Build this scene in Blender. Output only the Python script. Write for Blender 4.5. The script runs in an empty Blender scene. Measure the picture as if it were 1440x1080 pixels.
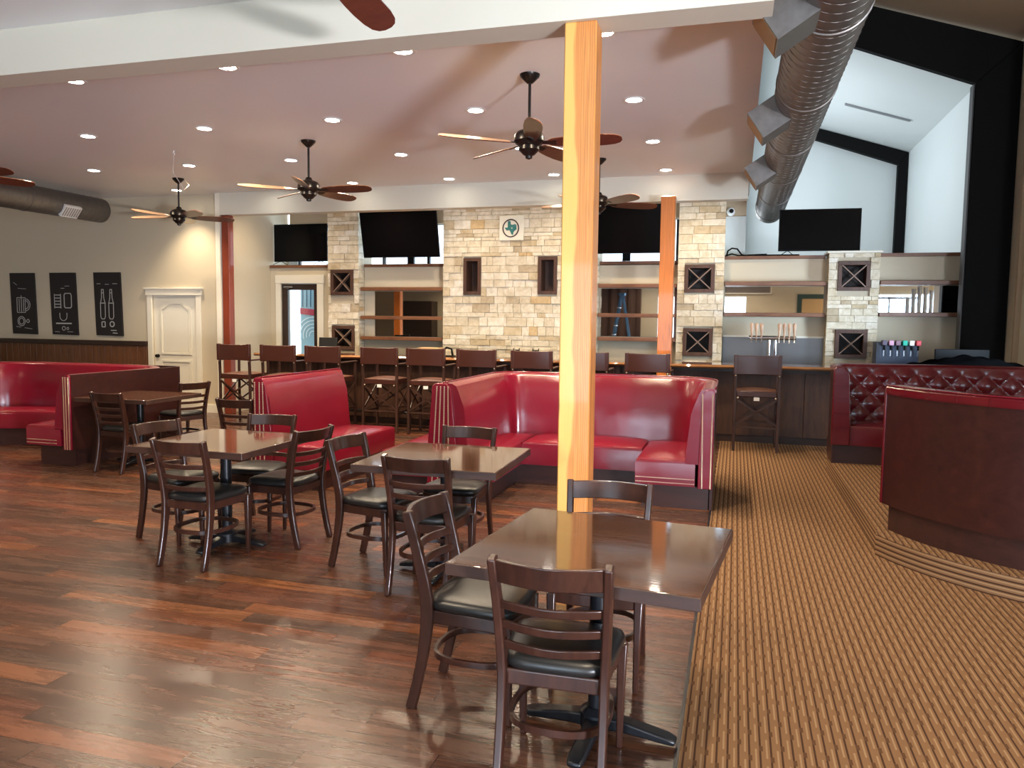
import bpy, math, random
from mathutils import Vector, Matrix
random.seed(7)
PI = math.pi
scn = bpy.context.scene
C = scn.collection

# ------------------------------------------------------------------ camera
cam_d = bpy.data.cameras.new('camera'); cam = bpy.data.objects.new('camera', cam_d); C.objects.link(cam)
cam_d.sensor_fit = 'HORIZONTAL'; cam_d.sensor_width = 36.0
FPX = 1090.0
cam_d.lens = FPX / 1440 * 36.0
cam_d.clip_start = .05; cam_d.clip_end = 200
def cam_matrix():
    Yd = Vector((1035-720, 455-540, FPX)).normalized()
    hd = Vector((1, .0118, 0))
    up = Yd.cross(hd)
    if up.y > 0: up = -up
    up.normalize()
    Xd = Yd.cross(up)
    if Xd.x < 0: Xd = -Xd
    # columns: camera axes (right, up, back) expressed in world
    right = Vector((Xd.x, Yd.x, up.x)); down = Vector((Xd.y, Yd.y, up.y)); fwd = Vector((Xd.z, Yd.z, up.z))
    m = Matrix(((right.x, -down.x, -fwd.x, 0), (right.y, -down.y, -fwd.y, 0), (right.z, -down.z, -fwd.z, 1.63), (0, 0, 0, 1)))
    return m
cam.matrix_world = cam_matrix()
scn.camera = cam

# ------------------------------------------------------------------ world, exposure, daylight
scn.view_settings.view_transform = 'Standard'; scn.view_settings.look = 'None'
scn.view_settings.gamma = 1; scn.view_settings.use_curve_mapping = False
scn.view_settings.exposure = 1.1
w = bpy.data.worlds.new('sky'); scn.world = w; w.use_nodes = True
bg = w.node_tree.nodes['Background']; bg.inputs[0].default_value = (.80, .90, 1, 1); bg.inputs[1].default_value = 1.6
scn.cycles.max_bounces = 8; scn.cycles.diffuse_bounces = 5; scn.cycles.glossy_bounces = 5
scn.cycles.sample_clamp_indirect = 4.0
scn.cycles.use_denoising = True
scn.cycles.caustics_reflective = False; scn.cycles.caustics_refractive = False

def area(name, loc, target, sx, sy, power, col, spread=PI):
    d = bpy.data.lights.new(name, 'AREA'); d.shape = 'RECTANGLE'; d.size = sx; d.size_y = sy
    d.energy = power; d.color = col; d.spread = spread
    o = bpy.data.objects.new(name, d); C.objects.link(o); o.location = loc
    o.rotation_euler = (Vector(target) - Vector(loc)).to_track_quat('-Z', 'Y').to_euler()
    return o
DAY = (.66, .83, 1.0)
area('daylight_entrance', (6.2, -3.05, 1.45), (6.2-2.5, 3, 1.7), 5.2, 2.4, 380, DAY)      # storefront glass behind the camera, right
area('daylight_front', (-1.2, -3.05, 1.45), (-1.2, 3, 1.3), 3.0, 2.2, 90, DAY)             # front doors behind the camera
area('pavement_glow', (5.6, -3.05, .45), (-2.2, 7.5, 3.6), 1.6, .35, 330, (.95, .93, 1), math.radians(110))   # sun bounced up off the pavement outside the storefront
area('hall_fill', (.16, 16.3, 4.2), (3.5, 16.3, 4.0), 4.6, 2.6, 70, (.86, .94, 1))      # added cool fill for the tall hall; no window is built there
area('daylight_bar_windows', (-4.0, 13.2, 2.95), (-4.0, 10, 2.6), 7.8, .7, 30, DAY)
area('daylight_side_door', (4.55, 9.85, 1.5), (1.7, 12.35, 1.35), 1.1, 1.3, 34, (.66,.82,1), math.radians(70))                     # glass side door by the tufted booth          # clerestory windows behind the televisions

# ------------------------------------------------------------------ helpers
class MB:
    def __init__(s): s.v = []; s.f = []
    def add(s, vs, fs):
        n = len(s.v); s.v += [tuple(p) for p in vs]; s.f += [tuple(i+n for i in f) for f in fs]; return s
    def hexa(s, p):  # p: 4 bottom ccw, 4 top ccw
        return s.add(p, [(3,2,1,0),(4,5,6,7),(0,1,5,4),(1,2,6,5),(2,3,7,6),(3,0,4,7)])
    def box(s, x0, x1, y0, y1, z0, z1):
        return s.hexa([(x0,y0,z0),(x1,y0,z0),(x1,y1,z0),(x0,y1,z0),(x0,y0,z1),(x1,y0,z1),(x1,y1,z1),(x0,y1,z1)])
    def prism(s, poly, a, b, ax='z'):
        def P(u, v, t): return (u,v,t) if ax=='z' else ((u,t,v) if ax=='y' else (t,u,v))
        n = len(poly); vs = [P(u,v,a) for u,v in poly] + [P(u,v,b) for u,v in poly]
        fs = [tuple(range(n))[::-1], tuple(range(n,2*n))] + [(i,(i+1)%n,n+(i+1)%n,n+i) for i in range(n)]
        return s.add(vs, fs)
    def rings(s, rings, cap=True, closed=False):
        n = len(rings[0]); vs = [p for r in rings for p in r]; fs = []
        m = len(rings)
        for k in range(m if closed else m-1):
            a, b = k*n, ((k+1)%m)*n
            for i in range(n): fs.append((a+i, a+(i+1)%n, b+(i+1)%n, b+i))
        if cap and not closed: fs.append(tuple(range(n))[::-1]); fs.append(tuple((m-1)*n+i for i in range(n)))
        return s.add(vs, fs)
    def tube(s, pts, r, seg=8, closed=False):
        pts = [Vector(p) for p in pts]; rr = r if isinstance(r, (list, tuple)) else [r]*len(pts); R = []
        m = len(pts)
        for i, p in enumerate(pts):
            if closed: t = (pts[(i+1)%m]-pts[i-1]).normalized()
            else: t = (pts[min(i+1,m-1)]-pts[max(i-1,0)]).normalized()
            a = Vector((0,0,1)) if abs(t.z) < .9 else Vector((1,0,0))
            u = t.cross(a).normalized(); v = t.cross(u)
            R.append([p+u*math.cos(2*PI*k/seg)*rr[i]+v*math.sin(2*PI*k/seg)*rr[i] for k in range(seg)])
        return s.rings(R, closed=closed)
    def bar(s, pts, w, h, side=(1,0,0), closed=False):   # rectangular section swept; w along side, h across
        pts = [Vector(p) for p in pts]; m = len(pts); R = []
        sd = Vector(side)
        for i, p in enumerate(pts):
            t = ((pts[(i+1)%m]-pts[i-1]) if closed else (pts[min(i+1,m-1)]-pts[max(i-1,0)])).normalized()
            u = (sd - t*sd.dot(t)).normalized(); v = t.cross(u)
            ww = w[i] if isinstance(w, (list,tuple)) else w; hh = h[i] if isinstance(h, (list,tuple)) else h
            R.append([p+u*ww/2+v*hh/2, p-u*ww/2+v*hh/2, p-u*ww/2-v*hh/2, p+u*ww/2-v*hh/2])
        return s.rings(R, closed=closed)
    def lathe(s, prof, c=(0,0,0), seg=20, axis='z', closed=False):
        R = []
        for r, z in prof:
            ring = []
            for k in range(seg):
                a = 2*PI*k/seg; q = (r*math.cos(a), r*math.sin(a), z)
                if axis == 'y': q = (q[0], q[2], q[1])
                if axis == 'x': q = (q[2], q[0], q[1])
                ring.append((c[0]+q[0], c[1]+q[1], c[2]+q[2]))
            R.append(ring)
        return s.rings(R, closed=closed)
    def grid(s, fn, nu, nv):
        vs = [fn(i/nu, j/nv) for i in range(nu+1) for j in range(nv+1)]
        fs = [(i*(nv+1)+j, (i+1)*(nv+1)+j, (i+1)*(nv+1)+j+1, i*(nv+1)+j+1) for i in range(nu) for j in range(nv)]
        return s.add(vs, fs)
    def sweep(s, path, prof):   # path 2D list (x,y); prof closed polygon (n,z), n = offset to the left of travel
        R = []
        m = len(path)
        for i, (x, y) in enumerate(path):
            a = Vector(path[max(i-1,0)]); b = Vector(path[i]); c = Vector(path[min(i+1,m-1)])
            d1 = (b-a).normalized() if i > 0 else (c-b).normalized(); d2 = (c-b).normalized() if i < m-1 else d1
            n1 = Vector((-d1.y, d1.x)); n2 = Vector((-d2.y, d2.x)); n = (n1+n2).normalized(); k = 1/max(.35, n.dot(n1))
            R.append([(x+n.x*q*k, y+n.y*q*k, z) for q, z in prof])
        return s.rings(R)
    def xf(s, M):
        s.v = [tuple(M @ Vector(p)) for p in s.v]; return s

WORLD = {}
def build(mb, name, mat, parent=None, smooth=False, bevel=0, seg=2, sub=0):
    off = Vector((0,0,0)); o = None
    vs = mb.v
    if parent is None:
        xs = [p[0] for p in vs]; ys = [p[1] for p in vs]; zs = [p[2] for p in vs]
        off = Vector(((min(xs)+max(xs))/2, (min(ys)+max(ys))/2, min(zs)))
    elif parent.name in WORLD: off = WORLD[parent.name]
    me = bpy.data.meshes.new(name); me.from_pydata([(p[0]-off.x, p[1]-off.y, p[2]-off.z) for p in vs], [], mb.f)
    me.validate(); me.update()
    me.materials.append(mat)
    o = bpy.data.objects.new(name, me); C.objects.link(o)
    import bmesh
    bm = bmesh.new(); bm.from_mesh(me); bmesh.ops.recalc_face_normals(bm, faces=bm.faces); bm.to_mesh(me); bm.free()
    if smooth:
        for p in me.polygons: p.use_smooth = True
    if parent is None: o.location = off
    else:
        o.parent = parent
        if parent.name in WORLD: WORLD[o.name] = off
    if bevel:
        b = o.modifiers.new('bevel', 'BEVEL'); b.width = bevel; b.segments = seg; b.limit_method = 'ANGLE'; b.angle_limit = .6
        if smooth is False and seg > 1:
            for p in me.polygons: p.use_smooth = True
            me_auto(o)
    if sub:
        q = o.modifiers.new('sub', 'SUBSURF'); q.levels = sub; q.render_levels = sub
    if smooth == 'auto': me_auto(o)
    return o
def me_auto(o, ang=.6):
    me = o.data
    for p in me.polygons: p.use_smooth = True
    import bmesh
    bm = bmesh.new(); bm.from_mesh(me)
    for e in bm.edges:
        if len(e.link_faces) == 2 and e.calc_face_angle(0) > ang: e.smooth = False
    bm.to_mesh(me); bm.free()
def thing(name, label, cat, loc=(0,0,0), rz=0, group=None, world=False):
    o = bpy.data.objects.new(name, None); C.objects.link(o); o.location = loc; o.rotation_euler = (0,0,rz)
    o.empty_display_size = .1
    o['label'] = label; o['category'] = cat
    if group: o['group'] = group
    if world: WORLD[o.name] = Vector(loc)
    return o
def tag(o, label, cat, group=None):
    o['label'] = label; o['category'] = cat
    if group: o['group'] = group
    return o
def struct(mb, name, mat, **k):
    o = build(mb, name, mat, **k); o['kind'] = 'structure'; return o
def dup(root, loc, rz, label, group=None):
    r = root.copy(); C.objects.link(r); r.location = loc; r.rotation_euler = (0,0,rz); r['label'] = label
    if group: r['group'] = group
    def rec(src, dst):
        for ch in src.children:
            c = ch.copy(); C.objects.link(c); c.parent = dst; rec(ch, c)
    rec(root, r)
    return r

# ------------------------------------------------------------------ materials
def mat(name, col=(.5,.5,.5), rough=.5, metal=0, coat=0, emit=None, es=0, spec=.5):
    m = bpy.data.materials.new(name); m.use_nodes = True; b = m.node_tree.nodes['Principled BSDF']
    b.inputs['Base Color'].default_value = (*col, 1); b.inputs['Roughness'].default_value = rough; b.inputs['Metallic'].default_value = metal
    b.inputs['Coat Weight'].default_value = coat; b.inputs['Coat Roughness'].default_value = .05
    b.inputs['Specular IOR Level'].default_value = spec
    if emit: b.inputs['Emission Color'].default_value = (*emit, 1); b.inputs['Emission Strength'].default_value = es
    return m
class N:
    def __init__(s, m): s.t = m.node_tree; s.b = s.t.nodes['Principled BSDF']
    def n(s, typ, **k):
        q = s.t.nodes.new(typ)
        for a, v in k.items(): setattr(q, a, v)
        return q
    def l(s, a, b): s.t.links.new(a, b)
    def set(s, sock, v):
        if hasattr(v, 'is_output') or isinstance(v, bpy.types.NodeSocket): s.l(v, sock)
        else: sock.default_value = v
    def math(s, op, a, b=0, c=0):
        q = s.n('ShaderNodeMath', operation=op)
        for i, v in enumerate((a, b, c)):
            if i < len(q.inputs): s.set(q.inputs[i], v)
        return q.outputs[0]
    def obj(s): return s.n('ShaderNodeTexCoord').outputs['Object']
    def mapping(s, vec, scale=(1,1,1), loc=(0,0,0), rot=(0,0,0)):
        q = s.n('ShaderNodeMapping'); s.l(vec, q.inputs[0]); q.inputs['Scale'].default_value = scale; q.inputs['Location'].default_value = loc; q.inputs['Rotation'].default_value = rot
        return q.outputs[0]
    def noise(s, vec, scale=5, detail=4, rough=.5, dist=0):
        q = s.n('ShaderNodeTexNoise'); s.l(vec, q.inputs['Vector']); q.inputs['Scale'].default_value = scale; q.inputs['Detail'].default_value = detail
        q.inputs['Roughness'].default_value = rough; q.inputs['Distortion'].default_value = dist
        return q.outputs['Fac']
    def ramp(s, fac, stops, interp='LINEAR'):
        q = s.n('ShaderNodeValToRGB'); s.l(fac, q.inputs[0]); cr = q.color_ramp; cr.interpolation = interp
        while len(cr.elements) > 1: cr.elements.remove(cr.elements[0])
        cr.elements[0].position = stops[0][0]; cr.elements[0].color = (*stops[0][1], 1)
        for p, c in stops[1:]:
            e = cr.elements.new(p); e.color = (*c, 1)
        return q.outputs[0]
    def mix(s, fac, a, b, bt='MIX'):
        q = s.n('ShaderNodeMix', data_type='RGBA', blend_type=bt); s.set(q.inputs[0], fac)
        for i, v in ((6, a), (7, b)):
            if isinstance(v, tuple): q.inputs[i].default_value = (*v, 1) if len(v) == 3 else v
            else: s.l(v, q.inputs[i])
        return q.outputs[2]
    def bump(s, h, strength=.3, dist=.01):
        q = s.n('ShaderNodeBump'); s.l(h, q.inputs['Height']); q.inputs['Strength'].default_value = strength; q.inputs['Distance'].default_value = dist
        s.l(q.outputs[0], s.b.inputs['Normal'])
    def base(s, c): s.l(c, s.b.inputs['Base Color'])

def wood(name, dark, light, axis='x', rough=.35, coat=0, scale=6, ring=14):
    m = mat(name, dark, rough, coat=coat); q = N(m); o = q.obj()
    st = {'x': (.12,1,1), 'y': (1,.12,1), 'z': (1,1,.12)}[axis]
    v = q.mapping(o, st); a = q.noise(v, scale*3, 6, .6, .6); b = q.noise(v, scale*ring, 3, .7)
    f = q.math('ADD', q.math('MULTIPLY', a, .7), q.math('MULTIPLY', b, .3))
    q.base(q.ramp(f, [(.32, dark), (.68, light)])); q.bump(f, .08, .004)
    return m
def paint(name, col, rough=.6, bumpy=.05):
    m = mat(name, col, rough); q = N(m); a = q.noise(q.obj(), 60, 4, .6); q.bump(a, bumpy, .004)
    b = q.noise(q.obj(), .6, 2); q.base(q.mix(b, tuple(c*.96 for c in col), tuple(min(1,c*1.04) for c in col)))
    return m
M = {}
M['wall'] = paint('wall_tan', (.56,.49,.36))
M['wall_cool'] = paint('wall_white', (.66,.70,.70))
M['wall_brown'] = paint('wall_brown', (.42,.31,.20))
M['ceil'] = paint('ceiling_paint', (.80,.83,.845), .45, .12)
M['beam'] = paint('beam_paint', (.64,.62,.52))
M['trim'] = paint('trim_cream', (.78,.74,.62), .35, .02)
M['white'] = mat('white_enamel', (.8,.8,.78), .4)
M['black'] = mat('black_plastic', (.004,.004,.0045), .5, spec=.12)
M['screen'] = mat('screen_glass', (.003,.003,.0035), .15, spec=.12)
M['steelblack'] = mat('black_steel', (.005,.005,.005), .8, spec=.15)
M['chairwood'] = wood('walnut_chair', (.020,.0075,.0055), (.052,.019,.012), 'z', .28, .2)
M['seat'] = mat('black_vinyl', (.012,.012,.012), .36)
M['tabletop'] = wood('walnut_tabletop', (.040,.018,.011), (.115,.052,.030), 'x', .07, .35, 4)
M['edge'] = wood('table_edge_walnut', (.025,.011,.008), (.055,.024,.016), 'x', .45, 0, 4)
M['iron'] = mat('cast_iron', (.010,.011,.014), .32, .3)
M['boothwood'] = wood('mahogany_panel', (.019,.0045,.0038), (.042,.0095,.0075), 'x', .36, .15, 5)
M['plinth'] = wood('mahogany_plinth', (.022,.008,.007), (.045,.014,.011), 'x', .4, .1, 5)
M['shelfwood'] = wood('shelf_oak', (.09,.032,.014), (.24,.10,.045), 'x', .4, .1, 5)
M['boxwood'] = wood('niche_walnut', (.040,.017,.010), (.095,.040,.023), 'z', .5, 0, 5)
M['slat'] = mat('cross_slat_wood', (.20,.13,.095), .5)
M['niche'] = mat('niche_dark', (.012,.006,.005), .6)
M['barwood'] = wood('bar_plank', (.028,.011,.006), (.085,.034,.016), 'z', .5, .0, 5)
M['bartop'] = wood('bar_slab', (.10,.035,.014), (.42,.20,.08), 'x', .12, 1.0, 3)
M['wains'] = wood('wainscot_oak', (.085,.030,.010), (.20,.075,.025), 'z', .35, .2, 6)
M['darkwood'] = wood('dark_walnut', (.015,.007,.005), (.04,.018,.012), 'x', .4, .1, 5)
M['leatherbrown'] = mat('brown_leather', (.052,.016,.011), .30)
M['seatbrown'] = mat('tan_leather', (.13,.055,.034), .36)
M['stoolwood'] = wood('stool_walnut', (.022,.009,.006), (.06,.024,.016), 'z', .4, .1, 5)
M['chrome'] = mat('chrome', (.75,.75,.76), .12, 1)
M['nail'] = mat('brass_nail', (.88,.74,.54), .3, .9)
M['brushed'] = mat('brushed_steel', (.33,.33,.35), .3, 1)
M['mirror'] = mat('mirror_glass', (.78,.78,.76), .015, 1)
M['bronze'] = mat('bronze_fan', (.012,.009,.008), .3, .4)
M['blade'] = wood('fan_blade', (.055,.014,.008), (.14,.040,.020), 'x', .3, .15, 5)
M['blade_top'] = wood('fan_blade_maple', (.50,.30,.17), (.72,.48,.30), 'x', .35, .2, 5)
M['emit'] = mat('lamp_lens', (1,1,1), .5, emit=(1,.93,.80), es=22)
M['card'] = mat('cardboard', (.42,.28,.14), .8)
M['chalk'] = mat('chalk_line', (.42,.42,.40), .9)
M['board'] = mat('chalkboard', (.012,.010,.010), .7)
M['teal'] = mat('teal_paint', (.02,.16,.15), .5)
M['cloth'] = mat('black_cloth', (.002,.002,.0022), 1.0, spec=0)
def leather(name, c, rough):
    m = mat(name, c, rough, coat=.35); q = N(m); m.node_tree.nodes['Principled BSDF'].inputs['Coat Roughness'].default_value = .16
    a = q.noise(q.obj(), 2.2, 2, .5); b = q.noise(q.obj(), 140, 3, .6)
    q.base(q.mix(a, tuple(x*.86 for x in c), tuple(x*1.15 for x in c)))
    q.bump(q.math('ADD', q.math('MULTIPLY', a, 1.0), q.math('MULTIPLY', b, .02)), .35, .05)
    return m
M['red'] = leather('red_vinyl', (.165,.006,.018), .20)
M['red2'] = leather('oxblood_vinyl', (.11,.004,.009), .26)
# glass
g = bpy.data.materials.new('window_glass'); g.use_nodes = True; nt = g.node_tree; nt.nodes.remove(nt.nodes['Principled BSDF'])
mx = nt.nodes.new('ShaderNodeMixShader'); tr = nt.nodes.new('ShaderNodeBsdfTransparent'); gl = nt.nodes.new('ShaderNodeBsdfGlossy'); gl.inputs['Roughness'].default_value = .02
tr.inputs[0].default_value = (.93,.97,1,1)
mx.inputs[0].default_value = .08; nt.links.new(tr.outputs[0], mx.inputs[1]); nt.links.new(gl.outputs[0], mx.inputs[2]); nt.links.new(mx.outputs[0], nt.nodes['Material Output'].inputs[0]); M['glass'] = g
# plank floor
m = mat('plank_floor', (.1,.05,.03), .25); q = N(m); o = q.obj()
def planks(q, o, L, W, seed):
    sx = q.n('ShaderNodeSeparateXYZ'); q.l(o, sx.inputs[0]); x, y = sx.outputs[0], sx.outputs[1]
    row = q.math('FLOOR', q.math('DIVIDE', y, W))
    wn = q.n('ShaderNodeTexWhiteNoise', noise_dimensions='1D'); q.l(q.math('ADD', row, seed), wn.inputs['W'])
    xs = q.math('ADD', q.math('DIVIDE', x, L), q.math('MULTIPLY', wn.outputs['Value'], 7.0))
    col = q.math('FLOOR', xs)
    wn2 = q.n('ShaderNodeTexWhiteNoise', noise_dimensions='2D'); cb = q.n('ShaderNodeCombineXYZ'); q.l(row, cb.inputs[0]); q.l(col, cb.inputs[1]); q.l(cb.outputs[0], wn2.inputs['Vector'])
    fy = q.math('FRACT', q.math('DIVIDE', y, W)); fx = q.math('FRACT', xs)
    ey = q.math('LESS_THAN', fy, .018); ex = q.math('LESS_THAN', fx, .003)
    return wn2.outputs['Value'], q.math('MAXIMUM', ey, ex), row, wn2.outputs['Color']
rnd, seam, row, rc = planks(q, o, 1.22, .127, 3.0)
add = q.n('ShaderNodeVectorMath', operation='MULTIPLY_ADD'); q.l(rc, add.inputs[0]); add.inputs[1].default_value = (9,9,9); q.l(o, add.inputs[2])
v = q.mapping(add.outputs[0], (.55,5,1)); a = q.noise(v, 2.6, 7, .62, 1.2); b = q.noise(q.mapping(add.outputs[0], (1.2,26,1)), 3, 4, .6)
f = q.math('ADD', q.math('MULTIPLY', a, .75), q.math('MULTIPLY', b, .25))
basec = q.ramp(rnd, [(0,(.060,.034,.025)), (.25,(.082,.040,.026)), (.45,(.066,.041,.032)), (.62,(.105,.042,.025)), (.80,(.074,.042,.032)), (.90,(.13,.055,.030)), (.965,(.17,.075,.036)), (1,(.085,.046,.033))])
c2 = q.mix(q.ramp(f, [(.35,(0,0,0)), (.65,(1,1,1))]), q.mix(1.0, basec, (.50,.43,.40), 'MULTIPLY'), q.mix(1.0, basec, (1.38,1.17,.99), 'MULTIPLY'))
q.base(q.mix(seam, c2, (.012,.006,.004)))
q.set(q.b.inputs['Roughness'], q.math('ADD', .20, q.math('MULTIPLY', a, .14)))
q.bump(q.math('SUBTRACT', q.math('MULTIPLY', b, .12), seam), .06, .002)
M['floor'] = m
# striped carpet: narrow ribs along Y with staggered dark and light dashes
def carpet(name, axis):
    m = mat(name, (.3,.18,.08), .95, spec=.1); q = N(m); o = q.obj()
    sx = q.n('ShaderNodeSeparateXYZ'); q.l(o, sx.inputs[0])
    x, y = (sx.outputs[0], sx.outputs[1]) if axis == 'y' else (sx.outputs[2], sx.outputs[0])
    W = .040 if axis == 'y' else .036
    u = q.math('DIVIDE', x, W); col = q.math('FLOOR', u); fu = q.math('FRACT', u)
    wn = q.n('ShaderNodeTexWhiteNoise', noise_dimensions='1D'); q.l(col, wn.inputs['W'])
    par = q.math('MULTIPLY', q.math('FRACT', q.math('MULTIPLY', col, .5)), 1.0)
    vv = q.math('FRACT', q.math('ADD', q.math('DIVIDE', y, .19), q.math('ADD', par, q.math('MULTIPLY', wn.outputs['Value'], .16))))
    dark = q.math('MULTIPLY', q.math('LESS_THAN', fu, .19), q.math('LESS_THAN', vv, .80))
    dark2 = q.math('MULTIPLY', q.math('LESS_THAN', fu, .36), q.math('GREATER_THAN', vv, .80))
    lite = q.math('MULTIPLY', q.math('MULTIPLY', q.math('GREATER_THAN', fu, .62), q.math('LESS_THAN', fu, .80)), q.math('LESS_THAN', q.math('FRACT', q.math('ADD', vv, .45)), .72))
    fz = q.noise(o, 420, 2, .7); big = q.noise(o, 1.2, 2)
    if axis == 'z': dark = q.math('LESS_THAN', fu, .30); dark2 = 0.0; lite = q.math('MULTIPLY', q.math('GREATER_THAN', fu, .62), q.math('LESS_THAN', fu, .85))
    c0 = q.mix(fz, (.155,.083,.040), (.265,.148,.074))
    c = q.mix(lite, c0, (.31,.195,.105)); c = q.mix(dark2, c, (.10,.050,.025)); c = q.mix(dark, c, (.062,.030,.017))
    q.base(c); q.bump(q.math('SUBTRACT', fz, dark), .5, .006)
    return m
M['carpet'] = carpet('ribbed_carpet', 'y'); M['carpet_riser'] = carpet('ribbed_carpet_riser', 'z')
# limestone, colour per block
m = mat('limestone', (.6,.5,.36), .85); q = N(m); geo = q.n('ShaderNodeNewGeometry'); o = q.obj()
ca = q.ramp(geo.outputs['Random Per Island'], [(0,(.80,.73,.59)), (.28,(.72,.64,.49)), (.45,(.84,.78,.66)), (.66,(.64,.53,.36)), (.74,(.78,.71,.57)), (.88,(.54,.45,.32)), (.93,(.86,.81,.71)), (.975,(.66,.49,.28))], 'CONSTANT')
nz = q.noise(o, 9, 6, .65, .6); q.base(q.mix(q.ramp(nz, [(.35,(0,0,0)), (.7,(1,1,1))]), q.mix(1.0, ca, (.72,.68,.60), 'MULTIPLY'), ca))
q.bump(q.noise(o, 26, 6, .7, .5), .8, .02); M['stone'] = m
M['mortar'] = mat('stone_backing', (.45,.39,.29), .9)
# fir post with pale sapwood on one side
def fir(name, edge, c_sap, c_heart, seed):
    m = mat(name, c_heart, .38, coat=.25); q = N(m); o = q.obj(); sx = q.n('ShaderNodeSeparateXYZ'); q.l(o, sx.inputs[0])
    v = q.mapping(o, (1,1,.045), (seed,seed*2,seed)); n1 = q.noise(v, 14, 3, .5, .8)
    wob = q.noise(q.mapping(o, (0,0,1), (seed,0,seed)), 1.3, 2)
    ringv = q.math('ADD', sx.outputs[0], q.math('MULTIPLY', n1, .07)); rings = q.math('SINE', q.math('MULTIPLY', ringv, 520.0))
    r2 = q.math('MULTIPLY', q.math('ADD', rings, 1.0), .5)
    heart = q.mix(r2, tuple(x*.80 for x in c_heart), tuple(min(1,x*1.15) for x in c_heart))
    sap = q.mix(n1, tuple(x*.92 for x in c_sap), tuple(min(1,x*1.06) for x in c_sap))
    t = q.math('ADD', sx.outputs[0], q.math('MULTIPLY', q.math('SUBTRACT', wob, .5), .16))
    mk = q.n('ShaderNodeMapRange'); q.l(t, mk.inputs[0]); mk.inputs[1].default_value = edge-.008; mk.inputs[2].default_value = edge+.008
    vo = q.n('ShaderNodeTexVoronoi'); q.l(q.mapping(o, (5,5,1.1), (seed*3,seed,seed*5)), vo.inputs['Vector']); vo.inputs['Scale'].default_value = 1.0
    knot = q.ramp(vo.outputs['Distance'], [(0,(.25,.25,.25)), (.05,(.45,.45,.45)), (.10,(1,1,1))])
    q.base(q.mix(1.0, q.mix(mk.outputs[0], sap, heart), knot, 'MULTIPLY')); q.bump(r2, .06, .003)
    return m
M['fir1'] = fir('fir_post_pale', -.022, (.80,.44,.11), (.64,.245,.060), 1.3)
M['fir2'] = fir('fir_post_orange', -.3, (.7,.35,.1), (.68,.20,.030), 4.1)
M['fir3'] = fir('fir_post_red', -.3, (.6,.2,.05), (.21,.036,.014), 7.7)
# galvanised spiral duct
m = mat('galvanised_steel', (.34,.32,.31), .36, .9); q = N(m); o = q.obj(); n1 = q.noise(o, 16, 3, .6)
q.base(q.mix(n1, (.15,.135,.125), (.27,.25,.235))); q.set(q.b.inputs['Roughness'], q.math('ADD', .36, q.math('MULTIPLY', n1, .2))); M['duct'] = m

# ------------------------------------------------------------------ the room
CZ = 3.69
mb = MB().box(-14, -.16, -3.2, 13.25, -.05, 0); struct(mb, 'floor', M['floor'])
mb = MB().box(-.16, 9, -3.2, 19.4, -.05, .002); struct(mb, 'floor_carpet', M['carpet'])
struct(MB().box(-.168, -.152, -3.2, 6.85, 0, .006), 'trim_1', M['iron'])
# raised platform under the right-hand booths
BC = (2.65, 6.65)
def arc(c, r, a0, a1, n): return [(c[0]+r*math.cos(math.radians(a0+(a1-a0)*i/n)), c[1]+r*math.sin(math.radians(a0+(a1-a0)*i/n))) for i in range(n+1)]
edge = [(4.55, 9.6), (1.10, 9.6), (1.04, 9.4), (1.03, 6.02)] + arc(BC, 1.80, 204, 315, 24) + [(4.55, 5.3)]
struct(MB().prism(edge, 0, .148), 'floor_platform', M['carpet_riser'])
struct(MB().prism(edge, .148, .152), 'floor_platform_top', M['carpet'])
struct(MB().box(-14, .13, -3.2, 11.3, CZ, CZ+.1), 'ceiling', M['ceil'])
struct(MB().box(-8.3, .13, 11.3, 13.25, CZ, CZ+.1), 'ceiling_bar', M['ceil'])
struct(MB().box(-14, .14, 4.55, 4.80, 3.37, CZ), 'trim_2', M['beam'])
struct(MB().box(-8.32, .10, 11.22, 11.42, 3.33, CZ), 'trim_3', M['beam'])
struct(MB().box(-8.2, .10, 13.15, 13.35, 3.36, CZ), 'trim_4', M['wall_brown'])
# left wall with doorway
def wall_y(name, x0, x1, z0, z1, y0, y1, holes, m):
    mb = MB(); xs = sorted(set([x0, x1]+[h[0] for h in holes]+[h[1] for h in holes]))
    for a, b in zip(xs, xs[1:]):
        zz = [(z0, z1)]
        for h in holes:
            if h[0] <= a+1e-6 and h[1] >= b-1e-6:
                nz = []
                for p, r in zz:
                    if h[2] > p: nz.append((p, min(r, h[2])))
                    if h[3] < r: nz.append((max(p, h[3]), r))
                zz = nz
        for p, r in zz: mb.box(a, b, y0, y1, p, r)
    return struct(mb, name, m)
wall_y('wall_left', -14, -8.41, 0, CZ, 11.3, 11.5, [(-9.77,-8.87,0,2.0)], M['wall'])
struct(MB().box(-8.41, -8.32, 11.22, 11.5, 0, CZ), 'trim_5', M['trim'])
struct(MB().box(-8.45, -8.30, 11.5, 13.25, 0, CZ), 'wall_recess', M['wall'])
struct(MB().box(-14.15, -14, -3.2, 11.5, 0, CZ), 'wall_far_left', M['wall'])
struct(MB().box(-8.86, -8.41, 11.27, 11.3, 0, .14), 'baseboard_left', M['trim'])
# back wall behind the televisions, with clerestory windows
wall_y('wall_back', -8.3, .10, 0, 3.4, 13.25, 13.4, [(-8.1,-.9,2.5,3.34), (-8.3,-7.2,0,2.35)], M['wall_cool'])
mb = MB()
for k in range(9): mb.box(-8.1+k*.89-.02, -8.1+k*.89+.03, 13.28, 13.34, 2.5, 3.34)
wf = struct(mb, 'window_1', M['iron']); gp = build(MB().box(-8.1-wf.location.x, -.9-wf.location.x, .0, .006, 0, .84), 'pane', M['glass'], wf)
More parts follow.
